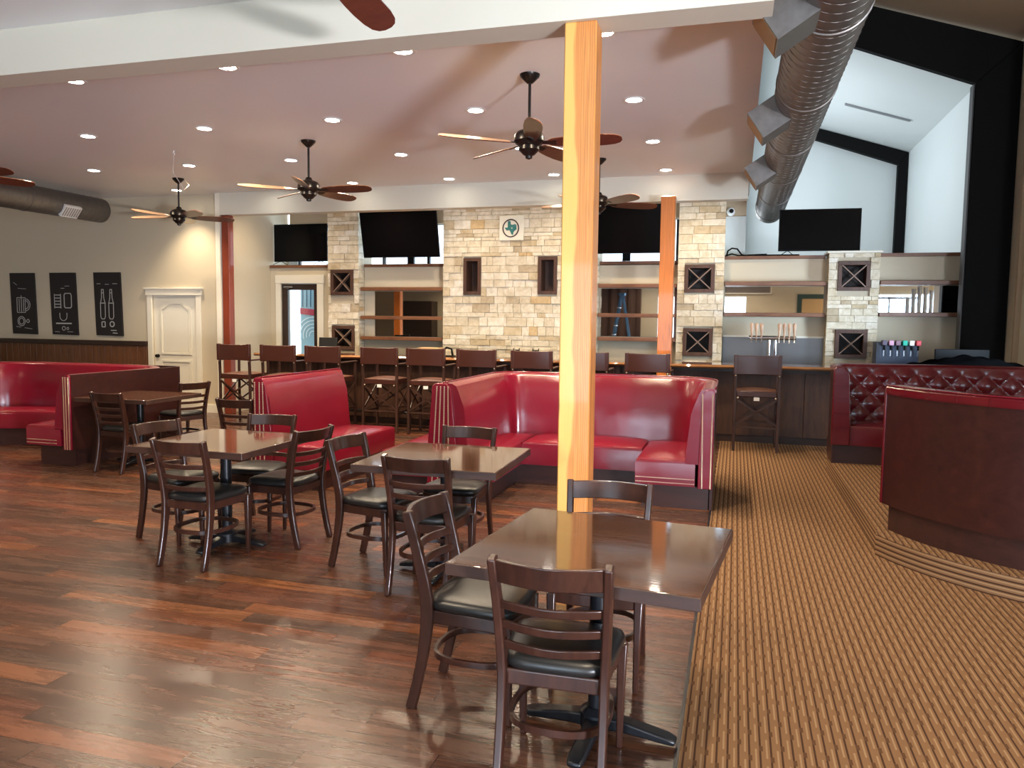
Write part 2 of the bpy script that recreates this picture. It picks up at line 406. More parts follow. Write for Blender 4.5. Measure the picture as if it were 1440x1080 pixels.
# tall hall to the right
def slope(x): return 6.03-.33*(x-1.8)
struct(MB().hexa([(.1,12.4,slope(.1)),(3.6,12.4,slope(3.6)),(3.6,19.4,slope(3.6)),(.1,19.4,slope(.1)),(.1,12.4,slope(.1)+.1),(3.6,12.4,slope(3.6)+.1),(3.6,19.4,slope(3.6)+.1),(.1,19.4,slope(.1)+.1)]), 'ceiling_slope', M['wall_cool'])
struct(MB().hexa([(.1,-3.2,slope(.1)),(9,-3.2,slope(9)),(9,12.4,slope(9)),(.1,12.4,slope(.1)),(.1,-3.2,slope(.1)+.1),(9,-3.2,slope(9)+.1),(9,12.4,slope(9)+.1),(.1,12.4,slope(.1)+.1)]), 'ceiling_slope_front', M['wall_brown'])
struct(MB().box(0, .1, -3.2, 19.4, CZ+.1, 6.7), 'wall_soffit', M['wall_cool'])
struct(MB().box(0, .1, 13.4, 19.4, 0, CZ+.1), 'wall_hall', M['wall_cool'])
struct(MB().box(.1, 3.75, 19.4, 19.55, 0, 6.8), 'wall_far', M['wall_cool'])
struct(MB().box(3.55, 3.7, 12.4, 19.4, 0, 5.6), 'wall_right', M['wall_cool'])
struct(MB().box(3.55, 3.7, 10.8, 12.4, 0, 5.6), 'wall_right_front', M['wall'])
struct(MB().box(4.6, 4.75, 4.35, 9.0, 0, 5.6).box(4.6, 4.75, 10.5, 10.8, 0, 5.6).box(4.6, 4.75, 9.0, 10.5, 2.2, 5.6), 'wall_right_near', M['wall'])
struct(MB().box(3.55, 4.75, 10.8, 10.95, 0, 5.6), 'wall_right_corner', M['wall'])
struct(MB().box(4.6, 9.1, 4.20, 4.35, 0, 5.5), 'wall_right_return', M['wall'])
struct(MB().box(9, 9.15, -3.2, 4.5, 0, 4.4), 'wall_right_alcove', M['wall'])
struct(MB().box(3.49, 3.55, 11.55, 11.62, .15, 5.4), 'trim_6', M['wall_brown'])
# wall behind the camera, with glass fronts
wall_y('wall_front', -14, 9.1, 0, 6.7, -3.35, -3.2, [(3.6,8.8,.25,2.65), (-2.7,.3,.25,2.55)], M['wall'])
for i, (a, b) in enumerate(((3.6,8.8), (-2.7,.3))):
    mb = MB(); n = 4 if i == 0 else 3
    for k in range(n+1):
        xx = a+(b-a)*k/n; mb.box(xx-.03, xx+.03, -3.33, -3.24, .25, 2.6)
    mb.box(a, b, -3.33, -3.24, 2.5, 2.58)
    fr = struct(mb, 'window_%d' % (i+2), M['darkwood']); l = fr.location
    build(MB().box(a-l.x, b-l.x, -.01, 0, 0, 2.3), 'pane', M['glass'], fr)

# left duct run along the wall
def dummy(): pass
# black steel frames
def frame(name, label, Y0, Y1, xin_b, xin_t, xout, zk, zk_out, sl, x_end, dep):
    t = thing(name, label, 'steel frame', (xout, (Y0+Y1)/2, 0), 0, 'black steel portal frames', world=True)
    build(MB().prism([(xin_b,0),(xout,0),(xout,zk_out),(xin_t,zk)], Y0, Y1, 'y'), 'column', M['steelblack'], t, bevel=.006, seg=1)
    def zl(x): return zk+sl*(xin_t-x)
    build(MB().prism([(xin_t,zk),(xout,zk_out),(x_end,slope(x_end)-.02),(x_end,slope(x_end)-.02-dep)], Y0+.002, Y1-.002, 'y'), 'rafter', M['steelblack'], t, bevel=.006, seg=1)
    return t
fr1 = frame('portal_frame', 'deep black steel column and sloping rafter in front of right tan wall', 12.05, 12.17, 2.98, 3.0, 3.54, 4.90, 5.40, .4, .12, .52)
build(MB().box(2.968, 2.985, 12.03, 12.19, 0, 4.88), 'flange', mat('flange_grey', (.06,.06,.06), .6), fr1)
frame('portal_frame', 'slimmer black steel frame against the white end wall of tall hall', 19.2, 19.38, 3.33, 3.34, 3.54, 5.20, 5.44, .33, .12, .20)
tag(build(MB().hexa([(1.92,16.86,5.955),(3.11,16.86,5.565),(3.11,16.92,5.565),(1.92,16.92,5.955),(1.92,16.86,6.0),(3.11,16.86,5.60),(3.11,16.92,5.60),(1.92,16.92,6.0)]), 'ceiling_slot', M['brushed']), 'thin grey slot line on the white sloping ceiling', 'ceiling slot')

# ------------------------------------------------------------------ timber posts
def post(x, y, z1, mt, label, wd=.19, grp=None):
    mb = MB().box(x-wd/2, x+wd/2, y, y+wd, 0, z1)
    o = build(mb, 'timber_post', mt, bevel=.006, seg=1); tag(o, label, 'post', grp); return o
post(-.925, 4.58, 3.37, M['fir1'], 'thick pale and orange fir post behind the nearest table')
post(-.93, 10.88-.14, 3.33, M['fir2'], 'orange fir post standing at the bar near the crossed wine niches')
post(-8.235, 11.24, 3.33, M['fir3'], 'reddish fir post at the corner beside the white panelled door', .135)
post(-9.15, 5.0, CZ, M['fir2'], 'orange fir post seen only in the bar mirror')

# ------------------------------------------------------------------ downlights
LX = (-.98, -2.53, -4.1, -5.66, -7.23, -8.83); LY = (5.66, 7.40, 9.12, 10.82)
rowname = ('front', 'second', 'third', 'back'); colname = ('right-hand', 'second from right', 'third from right', 'fourth from right', 'fifth from right', 'left-hand')
dl = thing('downlight', 'x', 'ceiling light', (LX[0], LY[0], CZ), 0, 'recessed ceiling downlights')
build(MB().lathe([(.074,-.001),(.10,-.001),(.104,-.006),(.10,-.009),(.074,-.007)], seg=24, closed=True), 'trim_ring', M['white'], dl, smooth='auto')
build(MB().lathe([(.001,-.005),(.072,-.005),(.072,-.002),(.001,-.002)], seg=24), 'lens', M['emit'], dl)
first = True
for j, yy in enumerate(LY):
    for i, xx in enumerate(LX):
        if j == 0 and i > 3: continue
        if j == 1 and i > 4: continue
        lab = 'recessed downlight in the %s row of ceiling lights, %s in that row' % (rowname[j], colname[i] if not (j == 0 and i == 3) else 'fourth from right')
        if first: dl['label'] = lab; first = False
        else: dup(dl, (xx, yy, CZ), 0, lab)
        s = bpy.data.lights.new('downlight_beam', 'SPOT'); s.energy = 118; s.color = (1, .80, .56); s.spot_size = math.radians(156 if j < 3 else 96); s.spot_blend = 1.0 if j < 3 else .75; s.shadow_soft_size = .05
        if j == 3: s.energy = 100
        so = bpy.data.objects.new('downlight_beam', s); C.objects.link(so); so.location = (xx, yy, CZ-.02)
# added fill spots, unseen behind the far beam, that warm the back wall stone
for xx in (-7.5, -5.6, -4.2, -2.8, -1.5, -.5):
    s = bpy.data.lights.new('bar_fill', 'SPOT'); s.energy = 42; s.color = (1, .80, .56); s.spot_size = math.radians(150); s.spot_blend = 1.0; s.shadow_soft_size = .06
    so = bpy.data.objects.new('bar_fill', s); C.objects.link(so); so.location = (xx, 11.62, CZ-.03)
# lamps in the part of the room behind the camera
for xx in (-10, -6.5, -3, .0, 3.5, 6.5):
    for yy in (-1.6, 2.2):
        s = bpy.data.lights.new('room_lamp', 'SPOT'); s.energy = 115; s.color = (1, .80, .56); s.spot_size = math.radians(140); s.spot_blend = .8; s.shadow_soft_size = .06
        so = bpy.data.objects.new('room_lamp', s); C.objects.link(so); so.location = (xx, yy, CZ-.03)
for xx, yy in ((-11.5, 9.0), (-11.5, 6.5)):
    s = bpy.data.lights.new('room_lamp', 'SPOT'); s.energy = 22; s.color = (1, .80, .56); s.spot_size = math.radians(125); s.spot_blend = .8; s.shadow_soft_size = .06
    so = bpy.data.objects.new('room_lamp', s); C.objects.link(so); so.location = (xx, yy, CZ-.03)

# ------------------------------------------------------------------ ceiling fans
def make_fan():
    t = thing('ceiling_fan', 'x', 'ceiling fan', (0,0,CZ), 0, 'bronze ceiling fans with wooden blades')
    build(MB().lathe([(.001,0),(.085,0),(.080,-.02),(.045,-.055),(.022,-.075),(.001,-.075)], seg=24), 'canopy', M['bronze'], t, smooth='auto')
    build(MB().lathe([(.001,-.07),(.0125,-.07),(.0125,-.44),(.001,-.44)], seg=12), 'downrod', M['bronze'], t, smooth='auto')
    build(MB().lathe([(.001,-.42),(.03,-.42),(.045,-.45),(.10,-.47),(.125,-.50),(.13,-.55),(.11,-.575),(.085,-.59),(.09,-.62),(.05,-.66),(.03,-.67),(.028,-.69),(.001,-.70)], seg=28), 'motor', M['bronze'], t, smooth='auto')
    for k in range(5):
        a = 2*PI*k/5; Mx = Matrix.Rotation(a, 4, 'Z') @ Matrix.Translation((0,0,-.565)) @ Matrix.Rotation(math.radians(-21), 4, 'X')
        outl = []
        xs = [.17,.20,.28,.40,.52,.64,.72,.765,.785]
        ws = [.030,.048,.062,.073,.078,.076,.066,.046,.018]
        up = [(x, wv) for x, wv in zip(xs, ws)]; dn = [(x, -wv) for x, wv in zip(xs[::-1], ws[::-1])]
        bl = build(MB().prism(up+dn, -.004, .004).xf(Mx), 'blade', M['blade'], t)
        build(MB().prism([(x, y*.985) for x, y in up+dn], .004, .0055).xf(Mx), 'blade_veneer', M['blade_top'], bl)
        build(MB().bar([(.09,0,0),(.15,0,.0),(.24,0,-.006)], [.03,.045,.05], .007, (0,1,0)).xf(Mx), 'blade_arm', M['bronze'], bl)
    return t
fan = make_fan(); fan.location = (-1.73, 6.46, CZ); fan.rotation_euler.z = 0
fan['label'] = 'bronze ceiling fan nearest the thick pale post, hanging in front of it'
for x, y, a, lab in ((-4.85,8.19,3,'bronze ceiling fan in the middle of the ceiling, left of the large stone wall'),
                     (-8.07,9.93,42,'bronze ceiling fan above the white panelled door'),
                     (-1.73,9.93,28,'bronze ceiling fan mostly hidden behind the thick pale post'),
                     (-1.73,3.0,21,'ceiling fan with a single blade tip dipping in at top edge of view'),
                     (-8.07,6.46,-1,'ceiling fan whose blade pokes in from the left edge of view')):
    dup(fan, (x,y,CZ), math.radians(a), lab)
# wire hook by the left fan
mb = MB().tube([(-6.79,8.29,CZ),(-6.79,8.28,CZ-.03),(-6.76,8.26,CZ-.05)], .008, 6); mb.tube([(-6.79,8.29,CZ-.02),(-6.86,8.35,CZ-.25),(-6.9,8.6,CZ-.42),(-7.3,9.2,CZ-.25),(-7.9,9.85,CZ-.04)], .0025, 5)
tag(build(mb, 'wire_hook', M['white']), 'small white ceiling hook with a thin wire beside the left fan', 'hook')

# ------------------------------------------------------------------ ducts
def duct(x, z, y0, y1, r, label, pitch=.13, seg=40):
    t = thing('spiral_duct', label, 'duct', (x, y0, z-r), 0, world=True)
    mb = MB().lathe([(r-.004,y0),(r,y0),(r,y1),(r-.004,y1)] if False else [(r*.97,y0),(r,y0+.01),(r,y1-.01),(r*.97,y1)], (x,0,z), seg, 'y')
    build(mb, 'pipe', M['duct'], t, smooth='auto')
    # spiral lock seam
    pts = []; n = int((y1-y0)/pitch*20)
    for i in range(n+1):
        a = 2*PI*i/20; pts.append((x+(r+.001)*math.cos(a), y0+(y1-y0)*i/n, z+(r+.001)*math.sin(a)))
    build(MB().tube(pts, .0035, 4), 'spiral_seam', M['duct'], t, smooth=True)
    for yy in (y0+.9+k*1.75 for k in range(int((y1-y0-.9)/1.75)+1)):
        build(MB().lathe([(r-.002,yy-.02),(r+.008,yy-.015),(r+.008,yy+.015),(r-.002,yy+.02)], (x,0,z), seg, 'y', True), 'collar', M['duct'], t, smooth='auto')
    return t
DX, DZ, DR = .49, 3.60, .235
d1 = duct(DX, DZ, -1.0, 14.3, DR, 'large galvanised spiral duct running away along the tall hall ceiling')
for yy in (4.95, 7.38, 9.85):
    a = math.radians(213)                       # direction from the duct centre, down to the left
    ux, uz = math.cos(a), math.sin(a); px, pz = -uz, ux
    L0, L1, hw, hl = .10, .46, .13, .17
    def vp(l, wv, yv): return (DX+ux*l+px*wv, yv, DZ+uz*l+pz*wv)
    mb = MB().hexa([vp(L0,-hw,yy-hl),vp(L0,hw,yy-hl),vp(L0,hw,yy+hl),vp(L0,-hw,yy+hl),vp(L1,-hw,yy-hl),vp(L1,hw,yy-hl),vp(L1,hw,yy+hl),vp(L1,-hw,yy+hl)])
    v = build(mb, 'side_vent', M['duct'], d1)
    g_ = .015
    mb = MB().hexa([vp(L1,-hw+g_,yy-hl+g_),vp(L1,hw-g_,yy-hl+g_),vp(L1,hw-g_,yy+hl-g_),vp(L1,-hw+g_,yy+hl-g_),vp(L1+.004,-hw+g_,yy-hl+g_),vp(L1+.004,hw-g_,yy-hl+g_),vp(L1+.004,hw-g_,yy+hl-g_),vp(L1+.004,-hw+g_,yy+hl-g_)])
    build(mb, 'grille', M['card'], v)
d2 = duct(-10.42, 3.41, 5.0, 10.9, .20, 'dim spiral duct under the ceiling by the left wall')
mb = MB(); mb.box(-10.30, -9.98, 9.9, 10.4, 3.30, 3.33); 
yy = 10.1
def vq(l, wv, yv):
    a = math.radians(-38); ux, uz = math.cos(a), math.sin(a); return (-10.42+ux*l-uz*wv, yv, 3.41+uz*l+ux*wv)
mb = MB().hexa([vq(.15,-.10,yy-.16),vq(.15,.10,yy-.16),vq(.15,.10,yy+.16),vq(.15,-.10,yy+.16),vq(.225,-.10,yy-.16),vq(.225,.10,yy-.16),vq(.225,.10,yy+.16),vq(.225,-.10,yy+.16)])
gr = build(mb, 'vent_frame', M['white'], d2)
mb = MB()
for k in range(7):
    y_ = yy-.13+k*.26/6; mb.hexa([vq(.222,-.08,y_-.012),vq(.222,.08,y_-.012),vq(.222,.08,y_+.012),vq(.222,-.08,y_+.012),vq(.229,-.08,y_-.012),vq(.229,.08,y_-.012),vq(.229,.08,y_+.012),vq(.229,-.08,y_+.012)])
build(mb, 'grille', M['brushed'], gr)

# ------------------------------------------------------------------ left wall furnishings
mb = MB(); x = -14.0
while x < -9.90:
    x2 = min(x+.14, -9.89); mb.box(x+.002, x2-.002, 11.262, 11.3, .12, 1.12); x = x2
wn = thing('wainscot', 'brown oak wainscot panelling along the left wall, beside the white door', 'wall panelling', (-11.9, 11.28, 0), 0, world=True)
build(mb, 'board', M['wains'], wn, bevel=.003, seg=1)
build(MB().box(-14, -9.88, 11.235, 11.3, 1.12, 1.20), 'cap_rail', M['darkwood'], wn, bevel=.006)
build(MB().box(-14, -9.88, 11.25, 11.3, 0, .12), 'base_rail', M['darkwood'], wn, bevel=.006)
# white door with arched panel
dr = struct(MB().box(-9.77, -8.87, 11.33, 11.375, 0.01, 2.0), 'door_1', M['trim'])
l = dr.location
def loc_build(mb, parent, name, m, **k):
    lv = parent.location; mb.v = [(p[0]-lv.x, p[1]-lv.y, p[2]-lv.z) for p in mb.v]; return build(mb, name, m, parent, **k)
def ring_poly(outer, inner, y0, y1):
    mb = MB(); n = len(outer); vs = []
    for poly, y in ((outer,y0),(inner,y0),(outer,y1),(inner,y1)): vs += [(u,y,v) for u, v in poly]
    fs = []
    for i in range(n):
        j = (i+1) % n
        fs += [(i,j,n+j,n+i), (2*n+i,2*n+j,3*n+j,3*n+i), (i,j,2*n+j,2*n+i), (n+i,n+j,3*n+j,3*n+i)]
    return mb.add(vs, fs)
def archp(cx, z0, z1, hw, rise, g):
    pts = [(cx-hw+g, z0+g), (cx+hw-g, z0+g)]
    for i in range(13):
        t = i/12; xx = cx+(hw-g)*(1-2*t); s = 1-abs(2*t-1); e = .5-.5*math.cos(PI*min(1, s*1.6)); pts.append((xx, z1-g-rise+rise*e))
    return pts
loc_build(ring_poly(archp(-9.32,.98,1.88,.31,.10,0), archp(-9.32,.98,1.88,.31,.10,.03), 11.308, 11.335), dr, 'panel_moulding', M['trim'])
loc_build(MB().prism(archp(-9.32,.98,1.88,.31,.10,.055), 11.322, 11.332, 'y'), dr, 'panel', M['trim'])
loc_build(ring_poly(archp(-9.32,.16,.88,.31,0,0), archp(-9.32,.16,.88,.31,0,.03), 11.308, 11.335), dr, 'panel_moulding', M['trim'])
loc_build(MB().prism(archp(-9.32,.16,.88,.31,0,.055), 11.322, 11.332, 'y'), dr, 'panel', M['trim'])
loc_build(MB().lathe([(.001,11.27),(.028,11.275),(.030,11.29),(.014,11.30),(.012,11.32),(.03,11.322),(.03,11.33),(.001,11.33)], (-9.70,0,.95), 16, 'y'), dr, 'door_knob', M['bronze'], smooth='auto')
for z in (.3, 1.1, 1.75): loc_build(MB().box(-8.885, -8.868, 11.32, 11.335, z, z+.09), dr, 'hinge', M['brushed'])
cs = thing('door_casing', 'cream painted casing with a header around the white panelled door', 'door casing', (-9.32, 11.29, 0), 0, world=True)
build(MB().box(-9.87, -9.77, 11.272, 11.299, 0, 2.0), 'jamb', M['trim'], cs, bevel=.004)
build(MB().box(-8.87, -8.77, 11.272, 11.299, 0, 2.0), 'jamb', M['trim'], cs, bevel=.004)
build(MB().box(-9.89, -8.75, 11.262, 11.299, 2.0, 2.10), 'header', M['trim'], cs, bevel=.004)
build(MB().box(-9.92, -8.72, 11.245, 11.299, 2.10, 2.135), 'cornice', M['trim'], cs, bevel=.006)
struct(MB().box(-9.77, -8.87, 11.42, 11.5, 0, 2.0), 'trim_7', M['trim'])
# chalk drawings
def line(mb, pts, wd=.012, y=11.262):
    for (a, b), (c, d) in zip(pts, pts[1:]):
        L = math.hypot(c-a, d-b) or 1; nx, nz = -(d-b)/L*wd/2, (c-a)/L*wd/2
        mb.hexa([(a+nx,y,b+nz),(c+nx,y,d+nz),(c-nx,y,d-nz),(a-nx,y,b-nz),(a+nx,y+.003,b+nz),(c+nx,y+.003,d+nz),(c-nx,y+.003,d-nz),(a-nx,y+.003,b-nz)])
def circ(cx, cz, r, a0=0, a1=360, n=16, k=1): return [(cx+r*math.cos(math.radians(a0+(a1-a0)*i/n)), cz+k*r*math.sin(math.radians(a0+(a1-a0)*i/n))) for i in range(n+1)]
def art_mug(mb, cx):
    line(mb, [(cx-.13,1.95),(cx-.13,1.68),(cx+.06,1.68),(cx+.06,1.95),(cx-.13,1.95)]); line(mb, [(cx-.08,1.93),(cx-.08,1.70)]); line(mb, [(cx-.03,1.99),(cx-.03,1.69)]); line(mb, [(cx+.02,1.93),(cx+.02,1.70)])
    line(mb, circ(cx+.06, 1.82, .11, -80, 80)); line(mb, circ(cx+.06, 1.82, .075, -80, 80))
    line(mb, circ(cx-.04, 1.52, .085)); line(mb, circ(cx-.04, 1.52, .055)); line(mb, circ(cx+.11, 1.525, .03)); line(mb, [(cx+.04,1.52),(cx+.08,1.52)])
    line(mb, [(cx-.17,1.42),(cx-.06,1.41)], .008); line(mb, [(cx+.03,1.40),(cx+.2,1.38)], .008); line(mb, [(cx-.1,2.12),(cx+.09,2.11)], .008); line(mb, [(cx-.2,2.23),(cx-.12,2.18)], .008)
def art_keg(mb, cx):
    for k in range(5): line(mb, [(cx-.19,1.78+k*.055),(cx-.05,1.78+k*.055)], .016)
    line(mb, [(cx-.05,1.76),(cx-.05,2.02)], .016); line(mb, [(cx-.19,1.76),(cx-.19,2.02)])
    line(mb, [(cx+.03,2.0),(cx+.05,2.03),(cx+.17,2.03),(cx+.19,2.0),(cx+.19,1.80),(cx+.17,1.77),(cx+.05,1.77),(cx+.03,1.80),(cx+.03,2.0)], .016)
    line(mb, circ(cx, 1.62, .08, 180, 360)); line(mb, [(cx-.08,1.68),(cx-.08,1.62)]); line(mb, [(cx+.08,1.68),(cx+.08,1.62)])
    line(mb, [(cx-.17,1.49),(cx+.18,1.49)], .024); line(mb, circ(cx+.0, 1.40, .035)); line(mb, circ(cx+.09, 1.40, .022)); line(mb, [(cx-.2,1.34),(cx-.1,1.335)], .008); line(mb, [(cx+.08,1.34),(cx+.2,1.34)], .008)
    line(mb, [(cx-.04,2.12),(cx+.04,2.12)], .01); line(mb, [(cx+.05,2.16),(cx+.15,2.16)], .008)
def art_bottles(mb, cx):
    for s in (-.1, .08):
        c = cx+s; line(mb, [(c-.02,2.10),(c+.02,2.10),(c+.025,1.95),(c+.05,1.86),(c+.05,1.62),(c+.03,1.58),(c-.03,1.58),(c-.05,1.62),(c-.05,1.86),(c-.025,1.95),(c-.02,2.10)]); line(mb, [(c-.06,1.86),(c+.06,1.86)], .016); line(mb, [(c-.03,2.04),(c+.03,2.04)])
    line(mb, circ(cx+.09, 1.49, .045), .018); line(mb, [(cx-.13,1.44),(cx-.06,1.44),(cx-.06,1.53),(cx-.13,1.53),(cx-.13,1.44)], .018)
    line(mb, [(cx+.06,1.38),(cx+.18,1.38)], .014); line(mb, [(cx+.10,1.335),(cx+.2,1.33)], .014); line(mb, [(cx-.22,2.2),(cx-.14,2.2)], .008); line(mb, [(cx+.12,2.2),(cx+.22,2.2)], .008); line(mb, [(cx-.04,2.19),(cx+.04,2.19)], .008)
for (x0, x1, art, what) in ((-12.89,-12.32,art_mug,'a beer mug'), (-11.97,-11.39,art_keg,'a crate and glass shapes'), (-10.99,-10.41,art_bottles,'two bottles')):
    cx = (x0+x1)/2
    t = thing('wall_art', 'black panel with a drawing of %s on the left wall' % what, 'picture', (cx, 11.28, 1.29), 0, 'three black drawings on the left wall', world=True)
    build(MB().prism([(x0+.03,1.29),(x1+.02,1.28),(x1-.01,2.40),(x0,2.40)], 11.265, 11.298, 'y'), 'canvas', M['board'], t)
    mb = MB(); art(mb, cx); build(mb, 'drawing', M['chalk'], t)

# ------------------------------------------------------------------ stone and partition
def stones(mb, x0, x1, z0, z1, y, holes=(), dep=.05, seed=1, hmin=.06, hmax=.15):
    rnd = random.Random(seed); z = z0
    while z < z1-.01:
        h = min(rnd.choice((hmin, .075, .10, .12, hmax)), z1-z)
        if z1-z-h < .04: h = z1-z
        x = x0; 
        while x < x1-.01:
            wd = rnd.uniform(.10, .36)
            if x+wd > x1-.07: wd = x1-x
            segs = [(x, x+wd)]
            for hx0, hx1, hz0, hz1 in holes:
                if z < hz1 and z+h > hz0:
                    ns = []
                    for a, b in segs:
                        if b <= hx0 or a >= hx1: ns.append((a, b)); continue
                        if a < hx0-.02: ns.append((a, hx0))
                        if b > hx1+.02: ns.append((hx1, b))
                    segs = ns
            p = rnd.uniform(0, .022)
            for a, b in segs:
                g = .0008; e = .002
                mb.add([(a+g,y,z+g),(b-g,y,z+g),(b-g,y,z+h-g),(a+g,y,z+h-g),(a+g+e,y-dep*.3-p,z+g+e),(b-g-e,y-dep*.3-p-rnd.uniform(-.005,.005),z+g+e),(b-g-e,y-dep*.3-p,z+h-g-e),(a+g+e,y-dep*.3-p-rnd.uniform(-.005,.005),z+h-g-e)],
                       [(0,1,5,4),(1,2,6,5),(2,3,7,6),(3,0,4,7),(4,5,6,7)])
            x += wd
        z += h
def side_stones(mb, x, y0, y1, z0, z1, sgn, seed):
    rnd = random.Random(seed); z = z0
    while z < z1-.01:
        h = min(rnd.choice((.06,.075,.10,.12,.15)), z1-z); p = rnd.uniform(.005,.015)
        mb.add([(x,y0,z+.003),(x,y1,z+.003),(x,y1,z+h-.003),(x,y0,z+h-.003),(x+sgn*p,y0,z+.006),(x+sgn*p,y1,z+.006),(x+sgn*p,y1,z+h-.006),(x+sgn*p,y0,z+h-.006)], [(0,1,5,4),(1,2,6,5),(2,3,7,6),(3,0,4,7),(4,5,6,7)])
        z += h
YP = 12.43
def pillar(x0, x1, z1, holes, label, seed, cap=False):
    t = thing('stone_pillar', label, 'stone wall', ((x0+x1)/2, YP+.1, 0), 0, 'limestone piers of the back bar', world=True)
    # core with real recesses for the niches
    mb = MB(); xs = sorted(set([x0+.015, x1-.015]+[v for h in holes for v in h[:2]]))
    for a, b in zip(xs, xs[1:]):
        zz = [(0, z1)]
        for h in holes:
            if h[0] <= a+1e-6 and h[1] >= b-1e-6:
                zz = [q for p, r in zz for q in ((p, min(r, h[2])), (max(p, h[3]), r)) if q[1]-q[0] > .001]
        for p, r in zz: mb.box(a, b, YP, 12.95, p, r)
        for h in holes:
            if h[0] <= a+1e-6 and h[1] >= b-1e-6: mb.box(a, b, YP+.30, 12.95, h[2], h[3])
    build(mb, 'backing', M['mortar'], t)
    mb = MB(); stones(mb, x0, x1, .9, z1, YP, holes, seed=seed)
    side_stones(mb, x1-.015, YP-.01, 12.62, .9, z1, 1, seed+50); side_stones(mb, x0+.015, YP-.01, 12.62, .9, z1, -1, seed+70)
    build(mb, 'stone_facing', M['stone'], t)
    if cap: build(MB().box(x0-.03, x1+.03, YP-.05, 12.95, z1, z1+.035), 'cap_stone', M['trim'], t, bevel=.008)
    return t
nb = lambda b, m=.0: (b[0]+m, b[1]-m, b[2]+m, b[3]-m)
boxA = (-6.92,-6.48,2.05,2.49); boxB = (-6.90,-6.46,1.09,1.51); boxC = (-.79,-.34,2.10,2.53); boxD = (-.79,-.34,1.12,1.55); boxE = (1.42,1.86,2.13,2.56); boxF = (1.42,1.86,1.14,1.56)
n1 = (-4.43,-4.12,2.06,2.67); n2 = (-3.14,-2.82,2.07,2.68)
pillar(-6.98, -6.38, CZ, [boxA, boxB], 'narrow pale limestone pier right of the glass door, two crossed niches', 11)
pillar(-4.80, -2.16, CZ, [n1, n2], 'wide central limestone wall carrying the round logo plaque', 22)
pillar(-.90, -.20, CZ, [boxC, boxD], 'limestone pier beside the orange bar post, two crossed niches', 33)
pillar(1.29, 1.99, 2.68, [boxE, boxF], 'short pale limestone pier under the right television, two crossed niches', 44, True)
def winebox(b, cross, label, prot=.05):
    x0, x1, z0, z1 = b
    t = thing('wine_niche', label, 'wine rack', ((x0+x1)/2, YP, z0), 0, 'walnut box niches in the stone', world=True)
    w_ = .055; y0, y1 = YP-prot, YP+.28
    mb = MB().box(x0, x1, y0, y1, z0, z0+w_).box(x0, x1, y0, y1, z1-w_, z1).box(x0, x0+w_, y0, y1, z0+w_, z1-w_).box(x1-w_, x1, y0, y1, z0+w_, z1-w_)
    build(mb, 'box_frame', M['boxwood'], t, bevel=.003, seg=1)
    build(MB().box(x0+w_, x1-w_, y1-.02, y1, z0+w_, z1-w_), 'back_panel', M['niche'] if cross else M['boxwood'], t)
    if cross:
        a0, a1, c0, c1 = x0+w_, x1-w_, z0+w_, z1-w_
        build(MB().bar([(a0,y0+.05,c0),(a1,y0+.05,c1)], .016, .10, (1,0,-1)), 'cross_slat', M['slat'], t)
        build(MB().bar([(a0,y0+.055,c1),(a1,y0+.055,c0)], .016, .10, (1,0,1)), 'cross_slat', M['slat'], t)
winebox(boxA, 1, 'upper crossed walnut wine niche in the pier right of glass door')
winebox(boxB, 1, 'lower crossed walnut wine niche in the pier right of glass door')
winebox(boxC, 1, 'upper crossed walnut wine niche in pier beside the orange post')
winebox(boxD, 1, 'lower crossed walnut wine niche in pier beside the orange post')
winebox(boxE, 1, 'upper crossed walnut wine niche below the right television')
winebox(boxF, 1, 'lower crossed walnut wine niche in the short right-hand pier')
winebox(n1, 0, 'tall open walnut niche on the left of the central stone wall')
winebox(n2, 0, 'tall open walnut niche on the right of the central stone wall')
# logo plaque
t = thing('logo_plaque', 'square stone plaque with a teal state shape inside a dark ring', 'sign', (-3.595, YP-.06, 2.95), 0, world=True)
build(MB().box(-3.80, -3.39, YP-.065, YP-.02, 2.95, 3.35), 'tile', M['trim'], t, bevel=.004)
S = .41/590.0
def lp(p): return (-3.80+(p[0]-240)*S, 3.35-(p[1]-265)*S)
ringo = [lp((525+205*math.cos(a*PI/18), 560+215*math.sin(a*PI/18))) for a in range(36)]; ringi = [lp((525+178*math.cos(a*PI/18), 560+188*math.sin(a*PI/18))) for a in range(36)]
build(ring_poly(ringo, ringi, YP-.072, YP-.064), 'ring', M['darkwood'], t)
tx = [(455,395),(520,395),(523,468),(560,482),(620,470),(655,478),(665,530),(668,590),(628,615),(592,650),(582,718),(548,706),(522,650),(492,602),(458,608),(430,615),(400,580),(375,545),(452,545)]
build(MB().prism([lp(p) for p in tx], YP-.072, YP-.064, 'y'), 'state_emblem', M['teal'], t)
build(MB().prism([lp((555+(22 if k%2==0 else 10)*math.cos(k*PI/5-PI/2), 558+(22 if k%2==0 else 10)*math.sin(k*PI/5-PI/2))) for k in range(10)], YP-.076, YP-.071, 'y'), 'star', M['white'], t)

